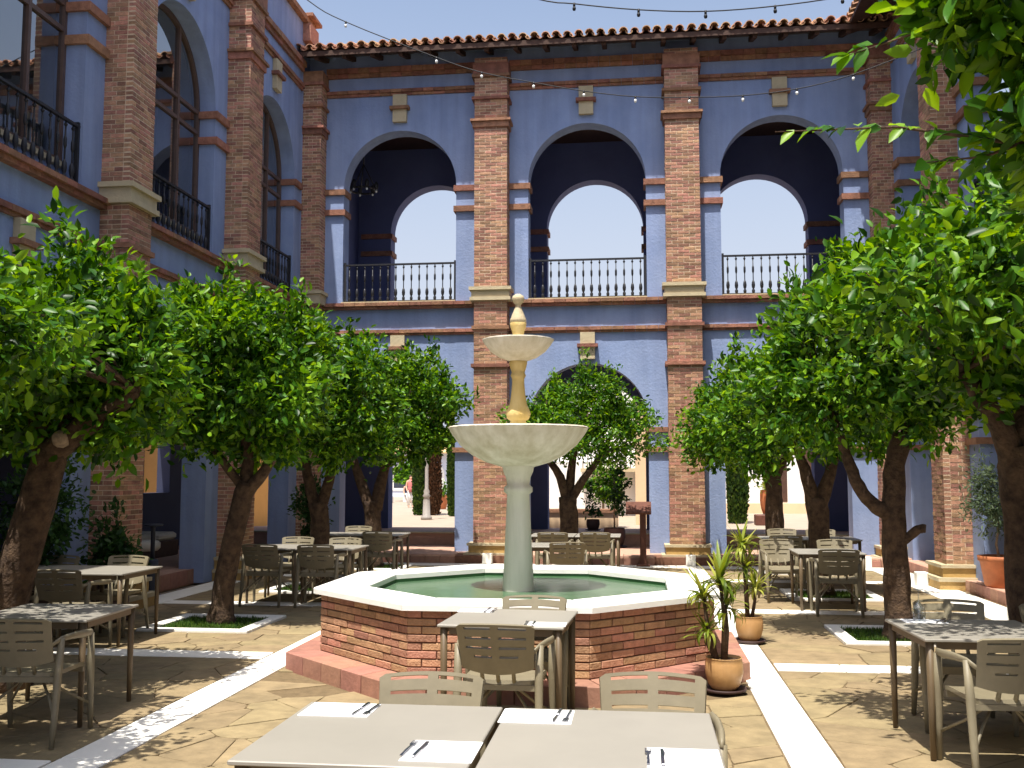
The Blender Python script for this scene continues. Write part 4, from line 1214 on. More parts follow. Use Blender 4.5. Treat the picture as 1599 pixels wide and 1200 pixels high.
        for i in idx:
            o = link('leaf', me, t)
            mm = Matrix((Vector(b[i]), Vector(a[i]), Vector(nr[i]))).transposed().to_4x4()
            o.matrix_local = Matrix.Translation(Vector(p[i])) @ mm @ Matrix.Scale(float(ln[i]), 4)
        keep[idx] = False
    link('crown', leaf_mesh('crown', p[keep], a[keep], b[keep], nr[keep], ln[keep], mleaf), t, kind='stuff' if single else None)
    return t

LL = 0.108
tree('orange_tree', 'orange tree at the left edge with a leaning trunk and a sawn-off limb',
     [([(-5.22, 8.0, 0), (-5.17, 8.0, 0.7), (-4.95, 8.0, 1.5), (-4.83, 8.0, 1.95)], (0.20, 0.165, 0.15, 0.13)),
      ([(-4.86, 8.0, 1.9), (-4.55, 7.95, 2.13), (-4.23, 7.9, 2.3), (-4.05, 7.9, 2.42)], (0.12, 0.095, 0.08, 0.04)),
      ([(-4.87, 8.0, 1.85), (-5.05, 8.1, 2.3), (-5.3, 8.1, 2.8)], (0.11, 0.08, 0.04)),
      ([(-4.85, 8.0, 1.9), (-4.75, 8.3, 2.5), (-4.7, 8.5, 3.0)], (0.08, 0.06, 0.03))],
     [(-4.95, 8.1, 2.62, 0.95, 0.9, 0.66), (-4.40, 7.95, 2.72, 0.62, 0.75, 0.50), (-5.6, 8.0, 2.65, 0.7, 0.8, 0.6), (-5.1, 8.2, 2.95, 0.6, 0.6, 0.42), (-4.55, 6.75, 2.78, 0.5, 0.55, 0.26), (-3.88, 6.3, 3.33, 0.14, 0.12, 0.10)], 20000, LL, 1, cut=((-4.70, 7.93, 2.02), (-4.66, 7.80, 2.05)))
tree('orange_tree', 'orange tree on the left with a bare leaning trunk in a grass square',
     [([(-4.91, 11.8, 0), (-4.87, 11.8, 0.55), (-4.72, 11.8, 1.3), (-4.62, 11.8, 1.65)], (0.135, 0.12, 0.12, 0.12)),
      ([(-4.66, 11.8, 1.5), (-4.40, 11.75, 1.78), (-4.15, 11.7, 2.15)], (0.085, 0.07, 0.04)),
      ([(-4.63, 11.8, 1.6), (-4.66, 11.85, 2.0), (-4.8, 11.9, 2.6)], (0.09, 0.07, 0.04)),
      ([(-4.64, 11.8, 1.55), (-4.9, 11.7, 1.9), (-5.2, 11.7, 2.3)], (0.06, 0.05, 0.03))],
     [(-4.72, 11.8, 2.95, 1.0, 1.0, 0.85), (-4.3, 11.75, 2.75, 0.75, 0.9, 0.70), (-5.35, 11.8, 2.8, 0.72, 0.9, 0.72), (-5.0, 11.8, 3.55, 0.65, 0.7, 0.52), (-4.2, 11.8, 3.35, 0.5, 0.6, 0.48), (-4.4, 11.8, 2.2, 0.6, 0.6, 0.35)], 19000, LL, 2, shoots=14)
tree('orange_tree', 'orange tree with a wide forked trunk behind the left chairs',
     [([(-4.88, 15.5, 0), (-4.89, 15.5, 0.9), (-4.93, 15.5, 1.3)], (0.16, 0.14, 0.14)),
      ([(-4.95, 15.5, 1.15), (-5.07, 15.5, 1.6), (-5.2, 15.5, 2.2)], (0.10, 0.085, 0.05)),
      ([(-4.9, 15.5, 1.15), (-4.76, 15.5, 1.65), (-4.62, 15.5, 2.3)], (0.10, 0.085, 0.05))],
     [(-4.75, 15.5, 2.95, 1.05, 1.0, 0.85), (-4.15, 15.4, 2.85, 0.65, 0.8, 0.72), (-5.35, 15.4, 2.9, 0.7, 0.8, 0.75), (-4.55, 15.5, 3.5, 0.7, 0.7, 0.5), (-4.4, 15.4, 2.2, 0.7, 0.7, 0.32)], 16000, LL, 3, shoots=12)
tree('orange_tree', 'orange tree with a dark forked trunk against the shaded blue passage wall',
     [([(-4.97, 19.1, 0), (-4.99, 19.1, 0.7), (-5.01, 19.1, 1.25)], (0.16, 0.15, 0.17)),
      ([(-5.05, 19.1, 1.1), (-5.3, 19.1, 1.75), (-5.5, 19.1, 2.4)], (0.12, 0.09, 0.05)),
      ([(-4.95, 19.1, 1.1), (-4.82, 19.1, 1.7), (-4.6, 19.1, 2.4)], (0.13, 0.10, 0.05))],
     [(-4.55, 19.1, 2.95, 1.05, 0.95, 0.8), (-3.85, 19.0, 2.75, 0.60, 0.7, 0.55), (-5.3, 19.1, 3.0, 0.8, 0.8, 0.75), (-4.15, 19.1, 3.55, 0.55, 0.5, 0.5), (-4.3, 19.0, 2.35, 0.7, 0.6, 0.35)], 15000, LL, 4, shoots=14)
tree('orange_tree', 'orange tree standing right behind the fountain bowls',
     [([(-1.23, 18.55, 0), (-1.25, 18.55, 0.9), (-1.27, 18.55, 1.35)], (0.17, 0.16, 0.16)),
      ([(-1.27, 18.55, 1.2), (-0.98, 18.5, 1.65), (-0.6, 18.5, 2.15)], (0.09, 0.075, 0.04)),
      ([(-1.27, 18.55, 1.2), (-1.4, 18.5, 1.7), (-1.75, 18.5, 2.2)], (0.10, 0.08, 0.04)),
      ([(-1.25, 18.55, 1.25), (-1.2, 18.6, 1.8), (-1.1, 18.6, 2.4)], (0.10, 0.08, 0.04))],
     [(-1.15, 18.5, 2.65, 0.95, 0.85, 0.66), (-1.85, 18.5, 2.50, 0.62, 0.7, 0.50), (-0.35, 18.5, 2.45, 0.66, 0.7, 0.55), (-0.6, 18.5, 2.85, 0.6, 0.6, 0.45), (-1.75, 18.5, 2.95, 0.4, 0.4, 0.4), (0.02, 18.4, 2.15, 0.35, 0.4, 0.35)], 17000, 0.085, 5, shoots=10)
tree('orange_tree', 'orange tree at the right edge with a thick dark trunk',
     [([(2.92, 8.1, 0), (2.88, 8.1, 0.9), (2.84, 8.1, 1.6), (2.82, 8.1, 1.95)], (0.19, 0.165, 0.15, 0.14)),
      ([(2.84, 8.1, 1.7), (2.70, 8.05, 2.1), (2.42, 8.0, 2.52)], (0.11, 0.085, 0.05)),
      ([(2.84, 8.1, 1.8), (2.95, 8.2, 2.3), (3.1, 8.3, 2.9)], (0.10, 0.08, 0.04))],
     [(2.85, 8.1, 2.95, 0.85, 0.9, 0.68), (2.45, 8.0, 2.95, 0.55, 0.7, 0.55), (3.4, 8.1, 2.9, 0.7, 0.8, 0.65), (2.8, 8.2, 3.5, 0.65, 0.7, 0.45), (2.0, 7.2, 3.0, 0.62, 0.7, 0.42), (2.75, 7.0, 3.1, 0.6, 0.7, 0.42)], 19000, LL, 6, shoots=10)
tree('orange_tree', 'large orange tree on the right with a straight trunk and one low bent limb',
     [([(2.76, 11.6, 0), (2.76, 11.6, 0.6), (2.74, 11.6, 1.2), (2.76, 11.6, 1.75), (2.84, 11.6, 2.2)], (0.15, 0.135, 0.13, 0.11, 0.08)),
      ([(2.74, 11.6, 1.30), (2.55, 11.55, 1.40), (2.36, 11.5, 1.62), (2.25, 11.5, 1.95), (2.15, 11.5, 2.3)], (0.10, 0.08, 0.07, 0.06, 0.04)),
      ([(2.78, 11.6, 1.85), (3.0, 11.65, 2.35), (3.2, 11.7, 2.7)], (0.09, 0.07, 0.04)),
      ([(2.80, 11.6, 1.0), (2.96, 11.5, 1.16), (3.04, 11.48, 1.17)], (0.05, 0.05, 0.045))],
     [(2.5, 11.6, 3.0, 1.0, 1.0, 0.8), (1.95, 11.5, 2.75, 0.68, 0.8, 0.68), (3.2, 11.6, 2.95, 0.68, 0.8, 0.75), (2.75, 11.6, 3.65, 0.75, 0.75, 0.55), (2.05, 11.6, 3.4, 0.5, 0.6, 0.42), (3.1, 11.5, 3.7, 0.5, 0.5, 0.45)], 20000, LL, 7, shoots=16)
tree('orange_tree', 'orange tree on the right with a gnarled trunk forking at chair height',
     [([(2.63, 15.55, 0), (2.62, 15.55, 0.9), (2.60, 15.55, 1.4)], (0.16, 0.15, 0.16)),
      ([(2.57, 15.55, 1.25), (2.46, 15.5, 1.7), (2.32, 15.5, 2.2)], (0.11, 0.09, 0.05)),
      ([(2.62, 15.55, 1.25), (2.78, 15.5, 1.75), (2.95, 15.5, 2.25)], (0.12, 0.09, 0.05))],
     [(2.45, 15.5, 2.75, 1.0, 0.95, 0.75), (1.75, 15.4, 2.55, 0.68, 0.75, 0.60), (3.15, 15.5, 2.75, 0.7, 0.8, 0.7), (2.2, 15.5, 3.3, 0.65, 0.6, 0.45), (1.9, 15.4, 2.15, 0.6, 0.6, 0.32)], 15000, LL, 8)
tree('orange_tree', 'far orange tree on the right in front of the white building',
     [([(2.45, 19.1, 0), (2.44, 19.1, 0.9), (2.43, 19.1, 1.6), (2.42, 19.1, 2.0)], (0.17, 0.16, 0.14, 0.11)),
      ([(2.45, 19.1, 1.55), (2.6, 19.1, 1.95), (2.85, 19.1, 2.4)], (0.08, 0.07, 0.04)),
      ([(2.42, 19.1, 1.6), (2.2, 19.1, 2.0), (1.9, 19.1, 2.4)], (0.08, 0.07, 0.04))],
     [(2.2, 19.1, 2.85, 1.0, 0.85, 0.72), (1.45, 19.0, 2.55, 0.65, 0.65, 0.52), (2.9, 19.0, 2.8, 0.7, 0.8, 0.6), (1.35, 19.0, 2.2, 0.45, 0.5, 0.3), (2.0, 19.1, 3.35, 0.5, 0.5, 0.35)], 14000, LL, 9)
tree('orange_tree', 'overhanging branches of the nearest orange tree in the upper right corner',
     [([(2.95, 4.5, 0), (2.9, 4.5, 0.9), (2.85, 4.45, 1.7)], (0.19, 0.16, 0.15)),
      ([(2.85, 4.45, 1.6), (2.4, 4.2, 2.3), (1.7, 3.95, 2.88), (1.35, 3.9, 2.96)], (0.10, 0.07, 0.03, 0.008)),
      ([(2.85, 4.45, 1.6), (2.95, 4.6, 2.3), (3.0, 4.7, 3.1)], (0.10, 0.08, 0.04)),
      ([(2.1, 4.05, 2.6), (1.7, 3.95, 3.2), (1.4, 3.9, 3.42)], (0.04, 0.02, 0.006))],
     [(2.6, 4.4, 3.05, 0.85, 1.0, 0.62), (1.42, 3.95, 3.52, 0.34, 0.35, 0.20), (1.25, 3.9, 3.40, 0.16, 0.15, 0.10), (1.75, 3.95, 3.45, 0.34, 0.4, 0.24), (1.56, 3.95, 3.06, 0.20, 0.3, 0.17), (1.75, 3.95, 3.0, 0.26, 0.35, 0.22), (2.0, 4.1, 3.1, 0.45, 0.5, 0.4), (3.2, 4.6, 3.0, 0.9, 0.9, 0.7)], 13000, 0.112, 10, shoots=2, single=True, clump=40, spread=0.075)
tree('orange_tree', 'nearest orange tree on the left, only leafy twigs at the picture edge',
     [([(-5.1, 4.3, 0), (-5.05, 4.3, 0.9), (-5.0, 4.3, 1.7)], (0.19, 0.16, 0.15)),
      ([(-5.0, 4.3, 1.6), (-4.6, 4.6, 2.3), (-4.2, 5.0, 2.8)], (0.10, 0.07, 0.03))],
     [(-5.0, 4.4, 2.95, 1.1, 1.1, 0.75), (-4.2, 5.0, 2.7, 0.8, 0.75, 0.35), (-4.2, 5.6, 2.60, 0.75, 0.6, 0.24), (-3.85, 5.9, 2.60, 0.5, 0.5, 0.2)], 18000, 0.095, 11)

# ------------------------------------------------------------------ potted plants
def clay_pot(t, r, h, m, saucer=True):
    b = MB().lathe([(r * 0.62, 0.02), (r * 0.82, h * 0.22), (r * 0.98, h * 0.55), (r * 0.97, h * 0.85), (r * 0.9, h * 0.97), (r * 0.95, h), (r * 0.86, h), (r * 0.82, h * 0.9), (0.0, h * 0.9)], 32)
    p = b.build('pot', m, t)
    MB().lathe([(0.0, h * 0.9 + 0.004), (r * 0.81, h * 0.9 + 0.006), (r * 0.81, h * 0.9 + 0.002)], 24, cap=False).build('soil', 'soil', t)
    if saucer: MB().lathe([(r * 0.85, 0.0), (r * 1.12, 0.012), (r * 1.15, 0.032), (r * 1.08, 0.032), (r * 1.0, 0.018), (0, 0.018)], 32).build('saucer', 'darkpot', t)
def ribbon_leaf_mesh(L=1.0, w=0.075, droop=0.5):
    q = MB(); vs = []; fs = []
    n = 6
    for j in range(n + 1):
        v = j / n
        ww = w * (1 - v) ** 0.6 * (0.55 + 0.45 * min(1, v * 4)) + 0.002
        for u in (-1, 0, 1): vs.append((u * ww, v * math.cos(droop * v) * L, -droop * 0.45 * v * v * L + (0.25 * ww if u else 0)))
    for j in range(n):
        for i in range(2): fs.append((j * 3 + i, j * 3 + i + 1, j * 3 + 4 + i, j * 3 + 3 + i))
    q.add(vs, fs, True); me = q.mesh('leaf'); me.materials.append(M['leafyel']); return me
RL = [ribbon_leaf_mesh(droop=d) for d in (0.25, 0.7, 1.1)]
def yucca(x, y, rad, h, stems, label, seed):
    t = thing('potted_yucca', label, 'potted plant', (x, y, 0.014), 0, 'yuccas in clay pots by the fountain')
    clay_pot(t, rad, h, 'pot')
    r = random.Random(seed)
    for (dx, dy, top, n, L, bx) in stems:
        MB().tube([(dx * 0.3, dy * 0.3, h * 0.8), (dx * 0.6 + bx, dy * 0.6, (h + top) / 2), (dx, dy, top)], [0.022, 0.016, 0.014], 8).build('stem', 'bark', t)
        for k in range(n):
            a = r.uniform(0, 6.28); el = r.uniform(-0.35, 1.25)
            o = link('leaf', RL[0 if el > 0.8 else (1 if el > 0.2 else 2)], t)
            s = L * r.uniform(0.7, 1.15)
            o.matrix_local = Matrix.Translation((dx, dy, top - 0.08 + 0.10 * r.random())) @ Matrix.Rotation(a, 4, 'Z') @ Matrix.Rotation(el, 4, 'X') @ Matrix.Scale(s, 4)
yucca(0.67, 8.56, 0.155, 0.27, [(-0.02, 0.02, 0.90, 52, 0.30, 0.02), (-0.16, -0.02, 0.78, 42, 0.26, -0.03), (-0.13, 0.0, 0.50, 34, 0.26, -0.06), (0.02, 0.03, 0.68, 30, 0.28, 0.02)], 'tall spiky yucca in a clay pot in front of the fountain step', 3)
yucca(1.13, 11.05, 0.145, 0.27, [(-0.06, 0.0, 1.02, 50, 0.28, 0.0), (0.07, 0.0, 0.58, 38, 0.26, 0.02), (-0.03, 0.02, 0.78, 34, 0.26, 0.0)], 'yucca in a round clay pot standing on the pale stone band', 4)

def shrub(name, label, x, y, z, lobes, n, L, m, seed, pot=None, stem=None):
    t = thing(name, label, 'potted plant' if pot else 'shrub', (x, y, z))
    if pot: clay_pot(t, *pot)
    if stem: MB().tube([Vector(p) for p in stem[0]], stem[1], 8).build('stem', 'barkpale', t)
    p, a, b, nr, ln = leaf_cloud(lobes, n, L, seed, spread=0.07, clump=30, shoots=3, fill=0.8)
    link('foliage', leaf_mesh('foliage', p, a, b, nr, ln, m), t)
    return t
shrub('potted_shrub', 'dark leafy shrub in a pot against the near left brick pier', -6.28, 11.75, 0.014, [(0, 0, 0.82, 0.26, 0.25, 0.30), (0.12, 0, 0.62, 0.18, 0.2, 0.16)], 1500, 0.09, 'leafdark', 21, pot=(0.22, 0.42, 'darkpot'), stem=([(0, 0, 0.3), (0.02, 0, 0.9)], [0.02, 0.012]))
shrub('potted_shrub', 'dark bushy shrub at the left edge behind the leaning trunk', -6.75, 10.95, 0.014, [(0, 0, 1.35, 0.5, 0.4, 0.62), (-0.1, 0, 0.9, 0.35, 0.35, 0.35)], 3200, 0.085, 'leafdark', 22, pot=(0.25, 0.45, 'darkpot'), stem=([(0, 0, 0.3), (0.0, 0, 1.4)], [0.025, 0.015]))
shrub('potted_shrub', 'tall dark shrub in the far left corner of the courtyard', -6.25, 19.2, 0.014, [(0, 0, 1.05, 0.30, 0.3, 0.62)], 1800, 0.09, 'leafdark', 23, pot=(0.2, 0.35, 'darkpot'), stem=([(0, 0, 0.3), (0, 0, 1.2)], [0.02, 0.012]))
ol = thing('potted_olive', 'small grey-green olive tree in a large terracotta pot on the right', 'potted plant', (5.08, 15.4, 0.16))
MB().lathe([(0.20, 0.0), (0.22, 0.03), (0.275, 0.36), (0.30, 0.37), (0.305, 0.44), (0.275, 0.44), (0.26, 0.38), (0.0, 0.38)], 36).build('pot', 'terrapot', ol)
MB().lathe([(0.0, 0.386), (0.258, 0.388)], 24, cap=False).build('soil', 'soil', ol)
MB().tube([(0, 0, 0.3), (-0.05, 0, 0.6), (0.0, 0, 0.9), (-0.08, 0, 1.2)], [0.022, 0.018, 0.016, 0.01], 8).build('stem', 'barkpale', ol)
p, a, b, nr, ln = leaf_cloud([(-0.1, 0, 1.15, 0.36, 0.3, 0.42), (-0.2, 0, 1.5, 0.2, 0.2, 0.36), (0.12, 0, 0.95, 0.3, 0.25, 0.2)], 2200, 0.075, 24, spread=0.08, clump=22, shoots=4, fill=0.9)
link('foliage', leaf_mesh('foliage', p, a, b, nr, ln, 'leafgrey', 0.16), ol)

# ------------------------------------------------------------------ small things in the court
le = thing('lectern', 'rusty brown lectern on a square post in front of the middle arch', 'lectern', (0.08, 19.9, 0.014))
MB().cbox(-0.06, 0.06, -0.06, 0.06, 0.0, 1.02, 0.008).build('post', 'rust', le)
b = MB(); b.cbox(-0.24, 0.24, -0.20, 0.20, -0.02, 0.025, 0.006, Matrix.Translation((-0.08, 0, 1.09)) @ Matrix.Rotation(R(30), 4, 'X')); b.build('slanted_top', 'rust', le)
MB().cbox(-0.13, 0.13, -0.13, 0.13, 0.0, 0.03, 0.006).build('base_plate', 'rust', le)
ps = thing('ash_stand', 'dark slim post with a round tray top in front of the left passage', 'post', (-6.82, 13.9, 0.014))
MB().lathe([(0.085, 0.0), (0.085, 0.52), (0.075, 0.54), (0.03, 0.55)], 20).build('column', 'postgrey', ps)
MB().lathe([(0.03, 0.55), (0.03, 0.98), (0.05, 1.0)], 14).build('neck', 'postgrey', ps)
MB().lathe([(0.05, 1.0), (0.13, 1.01), (0.135, 1.03), (0.12, 1.035), (0.0, 1.02)], 24).build('tray', 'postgrey', ps)
fe = thing('fire_extinguisher', 'dark red fire extinguisher at the foot of the right wing passage wall', 'extinguisher', (5.16, 18.5, 0.16))
MB().lathe([(0.08, 0.0), (0.085, 0.02), (0.085, 0.42), (0.06, 0.48), (0.03, 0.50), (0.03, 0.54)], 20).build('cylinder', 'red', fe)
MB().box(-0.03, 0.06, -0.015, 0.015, 0.54, 0.60).build('valve', 'iron', fe)
MB().tube([(0.04, 0, 0.56), (0.12, 0, 0.5), (0.12, 0, 0.25), (0.1, 0, 0.15)], 0.012, 6).build('hose', 'iron', fe)
for x, y, s in ((-2.94, 20.02, 'foot of the brick pier left of the fountain pedestal'), (0.98, 20.02, 'foot of the brick pier right of the fountain'), (4.42, 17.05, 'foot of the near right wing pier'), (4.2, 20.0, 'far right corner of the court'), (4.42, 12.9, 'right wing step at the picture edge')):
    o = MB().cbox(-0.09, 0.09, -0.09, 0.09, 0.0, 0.2, 0.008).build('floor_light_block', 'band', loc=(x, y, 0.014)); tag(o, 'small white stone block at the ' + s, 'block', 'white stone blocks at the pier feet')
so_ = thing('bench_sofa', 'low dark bench with cream cushions in the left passage', 'sofa', (-9.2, 17.6, 0.22))
MB().cbox(-0.45, 0.45, -1.3, 1.3, 0.0, 0.30, 0.02).build('frame', 'wood', so_)
for k in range(3):
    MB().cbox(-0.40, 0.42, -0.40, 0.40, 0.0, 0.14, 0.04).build('seat_cushion', 'cushion', so_, loc=(0.02, -0.84 + k * 0.84, 0.302))
    MB().cbox(-0.10, 0.10, -0.38, 0.38, 0.0, 0.45, 0.06).build('back_cushion', 'cushion', so_, loc=(-0.33, -0.84 + k * 0.84, 0.445))
sq_ = thing('stool', 'small cream padded stool beside the dark post', 'stool', (-8.0, 15.9, 0.22))
MB().lathe([(0.26, 0.30), (0.30, 0.34), (0.30, 0.42), (0.26, 0.46), (0.0, 0.47)], 24).build('seat', 'cushion', sq_)
MB().lathe([(0.2, 0.0), (0.03, 0.03), (0.03, 0.30), (0.15, 0.31)], 16).build('foot', 'iron', sq_)

# string lights
def string(label, pts, bulb_idx, bm):
    t = thing('string_lights', label, 'string lights', pts[0])
    o0 = Vector(pts[0])
    P = [Vector(p) - o0 for p in pts]
    Q = []
    for i in range(len(P) - 1):
        for k in range(4):
            u = k / 4; p0 = P[max(i - 1, 0)]; p1 = P[i]; p2 = P[i + 1]; p3 = P[min(i + 2, len(P) - 1)]
            Q.append(0.5 * ((2 * p1) + (p2 - p0) * u + (2 * p0 - 5 * p1 + 4 * p2 - p3) * u * u + (3 * p1 - p0 - 3 * p2 + p3) * u ** 3))
    Q.append(P[-1])
    MB().tube(Q, 0.009, 5).build('cable', 'cable', t)
    for i in bulb_idx:
        p = P[i]
        MB().tube([(p.x, p.y, p.z + 0.01), (p.x, p.y, p.z - 0.04)], 0.016, 8).build('socket', 'cable', t)
        MB().lathe([(0.009, -0.035), (0.020, -0.05), (0.024, -0.068), (0.018, -0.09), (0.003, -0.097)], 10).build('bulb', bm, t, loc=tuple(p))
string('sagging cable of white bulbs across the arcade front', [(-6.6, 16, 10.7), (-5.42, 16, 9.67), (-4.75, 16, 9.25), (-3.21, 16, 8.56), (-2.46, 16, 8.27), (-1.61, 16, 8.06), (-0.8, 16, 7.88), (0.02, 16, 7.75), (0.87, 16, 7.70), (1.7, 16, 7.69), (2.53, 16, 7.76), (3.39, 16, 7.95), (4.66, 16, 8.4)], range(2, 12), 'bulb')
string('higher dark cable of bulbs hanging against the sky above the tiled eave', [(-6.6, 13, 10.2), (-4.0, 13, 8.9), (-1.42, 13, 8.06), (-0.77, 13, 7.92), (0.07, 13, 7.79), (0.93, 13, 7.72), (1.81, 13, 7.74), (2.65, 13, 7.82), (3.6, 13, 8.0), (4.66, 13, 8.4)], range(3, 9), 'cable')

# ------------------------------------------------------------------ beyond the arcade
def cypress(x, y, h, r_, m, label, seed):
    t = thing('cypress_tree', label, 'tree', (x, y, 0), 0, 'columnar cypresses on the plaza')
    MB().tube([(0, 0, -0.02), (0, 0, h * 0.6)], [0.1, 0.04], 8).build('trunk', 'bark', t)
    rr = np.random.RandomState(seed); n = 9000
    z = rr.uniform(0.0, h, n); a = rr.uniform(0, 6.28, n)
    rad = r_ * np.minimum(1, (h - z) / (h * 0.35)) ** 0.7 * np.minimum(1, 0.75 + z * 0.3) * rr.uniform(0.75, 1.03, n) * (1 + 0.08 * np.sin(a * 3 + z * 2))
    p = np.stack([rad * np.cos(a), rad * np.sin(a), z], 1)
    ax = np.stack([0.5 * np.cos(a), 0.5 * np.sin(a), np.ones(n)], 1) + rr.normal(size=(n, 3)) * 0.25; ax /= np.linalg.norm(ax, axis=1)[:, None]
    nr = np.stack([np.cos(a), np.sin(a), 0.2 + 0 * a], 1) + rr.normal(size=(n, 3)) * 0.5; nr -= ax * (nr * ax).sum(1)[:, None]; nr /= np.linalg.norm(nr, axis=1)[:, None]
    link('crown', leaf_mesh('crown', p, ax, np.cross(ax, nr), nr, np.full(n, 0.13) * rr.uniform(0.7, 1.3, n), m, 0.3), t)
cypress(-9.35, 43.4, 7.0, 0.24, 'cypress', 'slim green cypress beside the plaza lamp post', 1)
cypress(-8.75, 43.6, 7.0, 0.30, 'drycypress', 'brown dried-out cypress right beside the lamp post', 2)
cypress(-7.7, 42.5, 6.0, 0.20, 'cypress', 'slim cypress seen against the pier edge, right of the lamp post', 3)
cypress(3.5, 37.5, 6.0, 0.34, 'cypress', 'green cypress framed by the right arch', 4)
lp = thing('street_lamp', 'pale grey lamp post between two cypresses on the plaza', 'street lamp', (-8.14, 39.2, 0))
MB().lathe([(0.22, 0.0), (0.22, 0.12), (0.15, 0.16), (0.13, 0.75), (0.10, 0.85), (0.16, 0.92), (0.10, 1.0), (0.12, 1.1), (0.07, 1.2), (0.055, 3.6), (0.09, 3.7)], 16).build('post', 'lampgrey', lp)
MB().lathe([(0.06, 3.7), (0.18, 4.1), (0.2, 4.12), (0.05, 4.35), (0.0, 4.4)], 8).build('lantern', 'lampgrey', lp)
fb = thing('plaza_house', 'pale house with white-framed arched windows far across the plaza', 'house', (-16, 78, 0))
b = MB(); b.box(-14, 12.5, 0, 8, 0, 3.5); b.build('wall', 'paleblue', fb)
b = MB(); b.add([(-14.5, -0.7, 3.45), (13, -0.7, 3.45), (13, 4, 5.2), (-14.5, 4, 5.2), (-14.5, 8.7, 3.45), (13, 8.7, 3.45), (-14.5, -0.7, 3.35), (13, -0.7, 3.35)], [(0, 1, 2, 3), (3, 2, 5, 4), (6, 7, 1, 0)]); b.build('roof', 'rooffar', fb)
for k in range(9):
    x = -10 + k * 2.6
    b = MB(); poly = [(x - 0.8, 0.0), (x + 0.8, 0.0), (x + 0.8, 1.3)] + [(x + 0.8 * math.cos(math.pi * i / 10), 1.3 + 0.8 * math.sin(math.pi * i / 10)) for i in range(1, 10)] + [(x - 0.8, 1.3)]
    vs = [(px, -0.06, 0.5 + pz) for px, pz in poly]; b.add(vs + [(v[0], 0.0, v[2]) for v in vs], [tuple(range(len(vs)))] + [(i, (i + 1) % len(vs), len(vs) + (i + 1) % len(vs), len(vs) + i) for i in range(len(vs))])
    w_ = b.build('window', 'white', fb)
    b = MB(); vs = [(x + (px - x) * 0.72, -0.07, 0.5 + 0.2 + pz * 0.8) for px, pz in poly]; b.add(vs, [tuple(range(len(vs)))]); b.build('pane', 'postgrey', w_)
wb = thing('white_building', 'white building with dark doorways beyond the right arch', 'building', (9.5, 48, 0))
b = MB(); b.box(-6.5, 8, 0, 6, 0, 5.0); b.build('wall', 'white', wb)
for x in (-3.2, -1.6, 1.2, 4.0):
    b = MB(); b.box(x - 0.42, x + 0.42, -0.04, 0.05, 0.5, 3.2); d_ = b.build('door', 'wood', wb)
    b = MB(); b.box(x - 0.03, x + 0.03, -0.05, -0.041, 0.55, 3.1); b.build('door_gap', 'iron', d_)
b = MB(); b.box(-6.8, 8.2, -0.7, -0.01, 0, 0.45); b.build('plinth', 'peach', wb)
ph = thing('peach_house', 'peach walled house with an iron balcony behind the middle arch', 'house', (-1.0, 38.0, 0))
b = MB(); b.box(0.9, 2.6, -2.0, 8, 0, 5.2); b.build('side_wall', 'peach', ph)
b = MB(); b.box(-4.5, 0.9, 6, 8, 0, 2.3); b.build('low_wall', 'white', ph)
b = MB(); b.box(-4.5, 0.9, 8, 12, 0, 7.5); b.build('upper_wall', 'white', ph)
b = MB(); b.box(-1.4, 0.88, 5.2, 7.99, 1.85, 2.0); bl = b.build('balcony', 'stone', ph)
for k in range(12):
    MB().tube([(-1.3 + k * 0.18, 5.25, 2.0), (-1.3 + k * 0.18, 5.25, 2.9)], 0.02, 5).build('balcony_bar', 'iron', bl)
MB().box(-1.4, 0.88, 5.22, 5.28, 2.9, 2.95).build('balcony_rail', 'iron', bl)
for x in (-3.4, -1.6):
    b = MB(); b.box(x - 0.4, x + 0.4, 7.95, 8.05, 2.9, 4.8); f_ = b.build('window', 'frame', ph); b = MB(); b.box(x - 0.33, x + 0.33, 7.93, 7.949, 2.97, 4.73); b.build('pane', 'postgrey', f_)
lw = thing('low_plaza_wall', 'low beige wall with a brown top behind the middle arch', 'wall', (-1.6, 30.5, 0))
MB().box(-1.2, 1.0, 0, 0.5, 0, 0.62).build('wall', 'peach', lw); MB().box(-1.25, 1.05, -0.05, 0.55, 0.622, 0.72).build('coping', 'terra', lw)
shrub('garden_shrub', 'round green shrub on the plaza behind the middle arch', -1.15, 34.0, 0.0, [(0, 0, 1.5, 0.62, 0.6, 0.72), (0.3, 0, 1.2, 0.4, 0.4, 0.4)], 3000, 0.13, 'leaf', 31, stem=([(0, 0, 0), (0, 0, 1.4)], [0.05, 0.03]))
shrub('potted_shrub', 'leafy plant in a dark pot in the middle passage, beside the lectern', -0.52, 22.4, 0.18, [(0, 0, 1.2, 0.22, 0.2, 0.5), (0.15, 0, 0.85, 0.2, 0.2, 0.2)], 500, 0.11, 'leafdark', 32, pot=(0.24, 0.42, 'darkpot'), stem=([(0, 0, 0.3), (0, 0, 1.5)], [0.02, 0.012]))
shrub('potted_shrub', 'small dark plant in a pot in the middle passage', -1.05, 24.0, 0.45, [(0, 0, 0.55, 0.14, 0.14, 0.2)], 220, 0.10, 'leafdark', 33, pot=(0.16, 0.26, 'darkpot'))
shrub('potted_shrub', 'green plant in a tall terracotta pot far out on the plaza', -9.75, 51.0, 0.0, [(0, 0, 0.85, 0.22, 0.22, 0.2)], 400, 0.12, 'leaf', 34, pot=(0.24, 0.72, 'terrapot', False))
shrub('potted_shrub', 'yellow-green plant in a terracotta pot on a plinth beyond the right arch', 4.45, 36.5, 0.36, [(0, 0, 0.95, 0.25, 0.25, 0.16)], 400, 0.12, 'leafyel', 35, pot=(0.28, 0.85, 'terrapot', False))
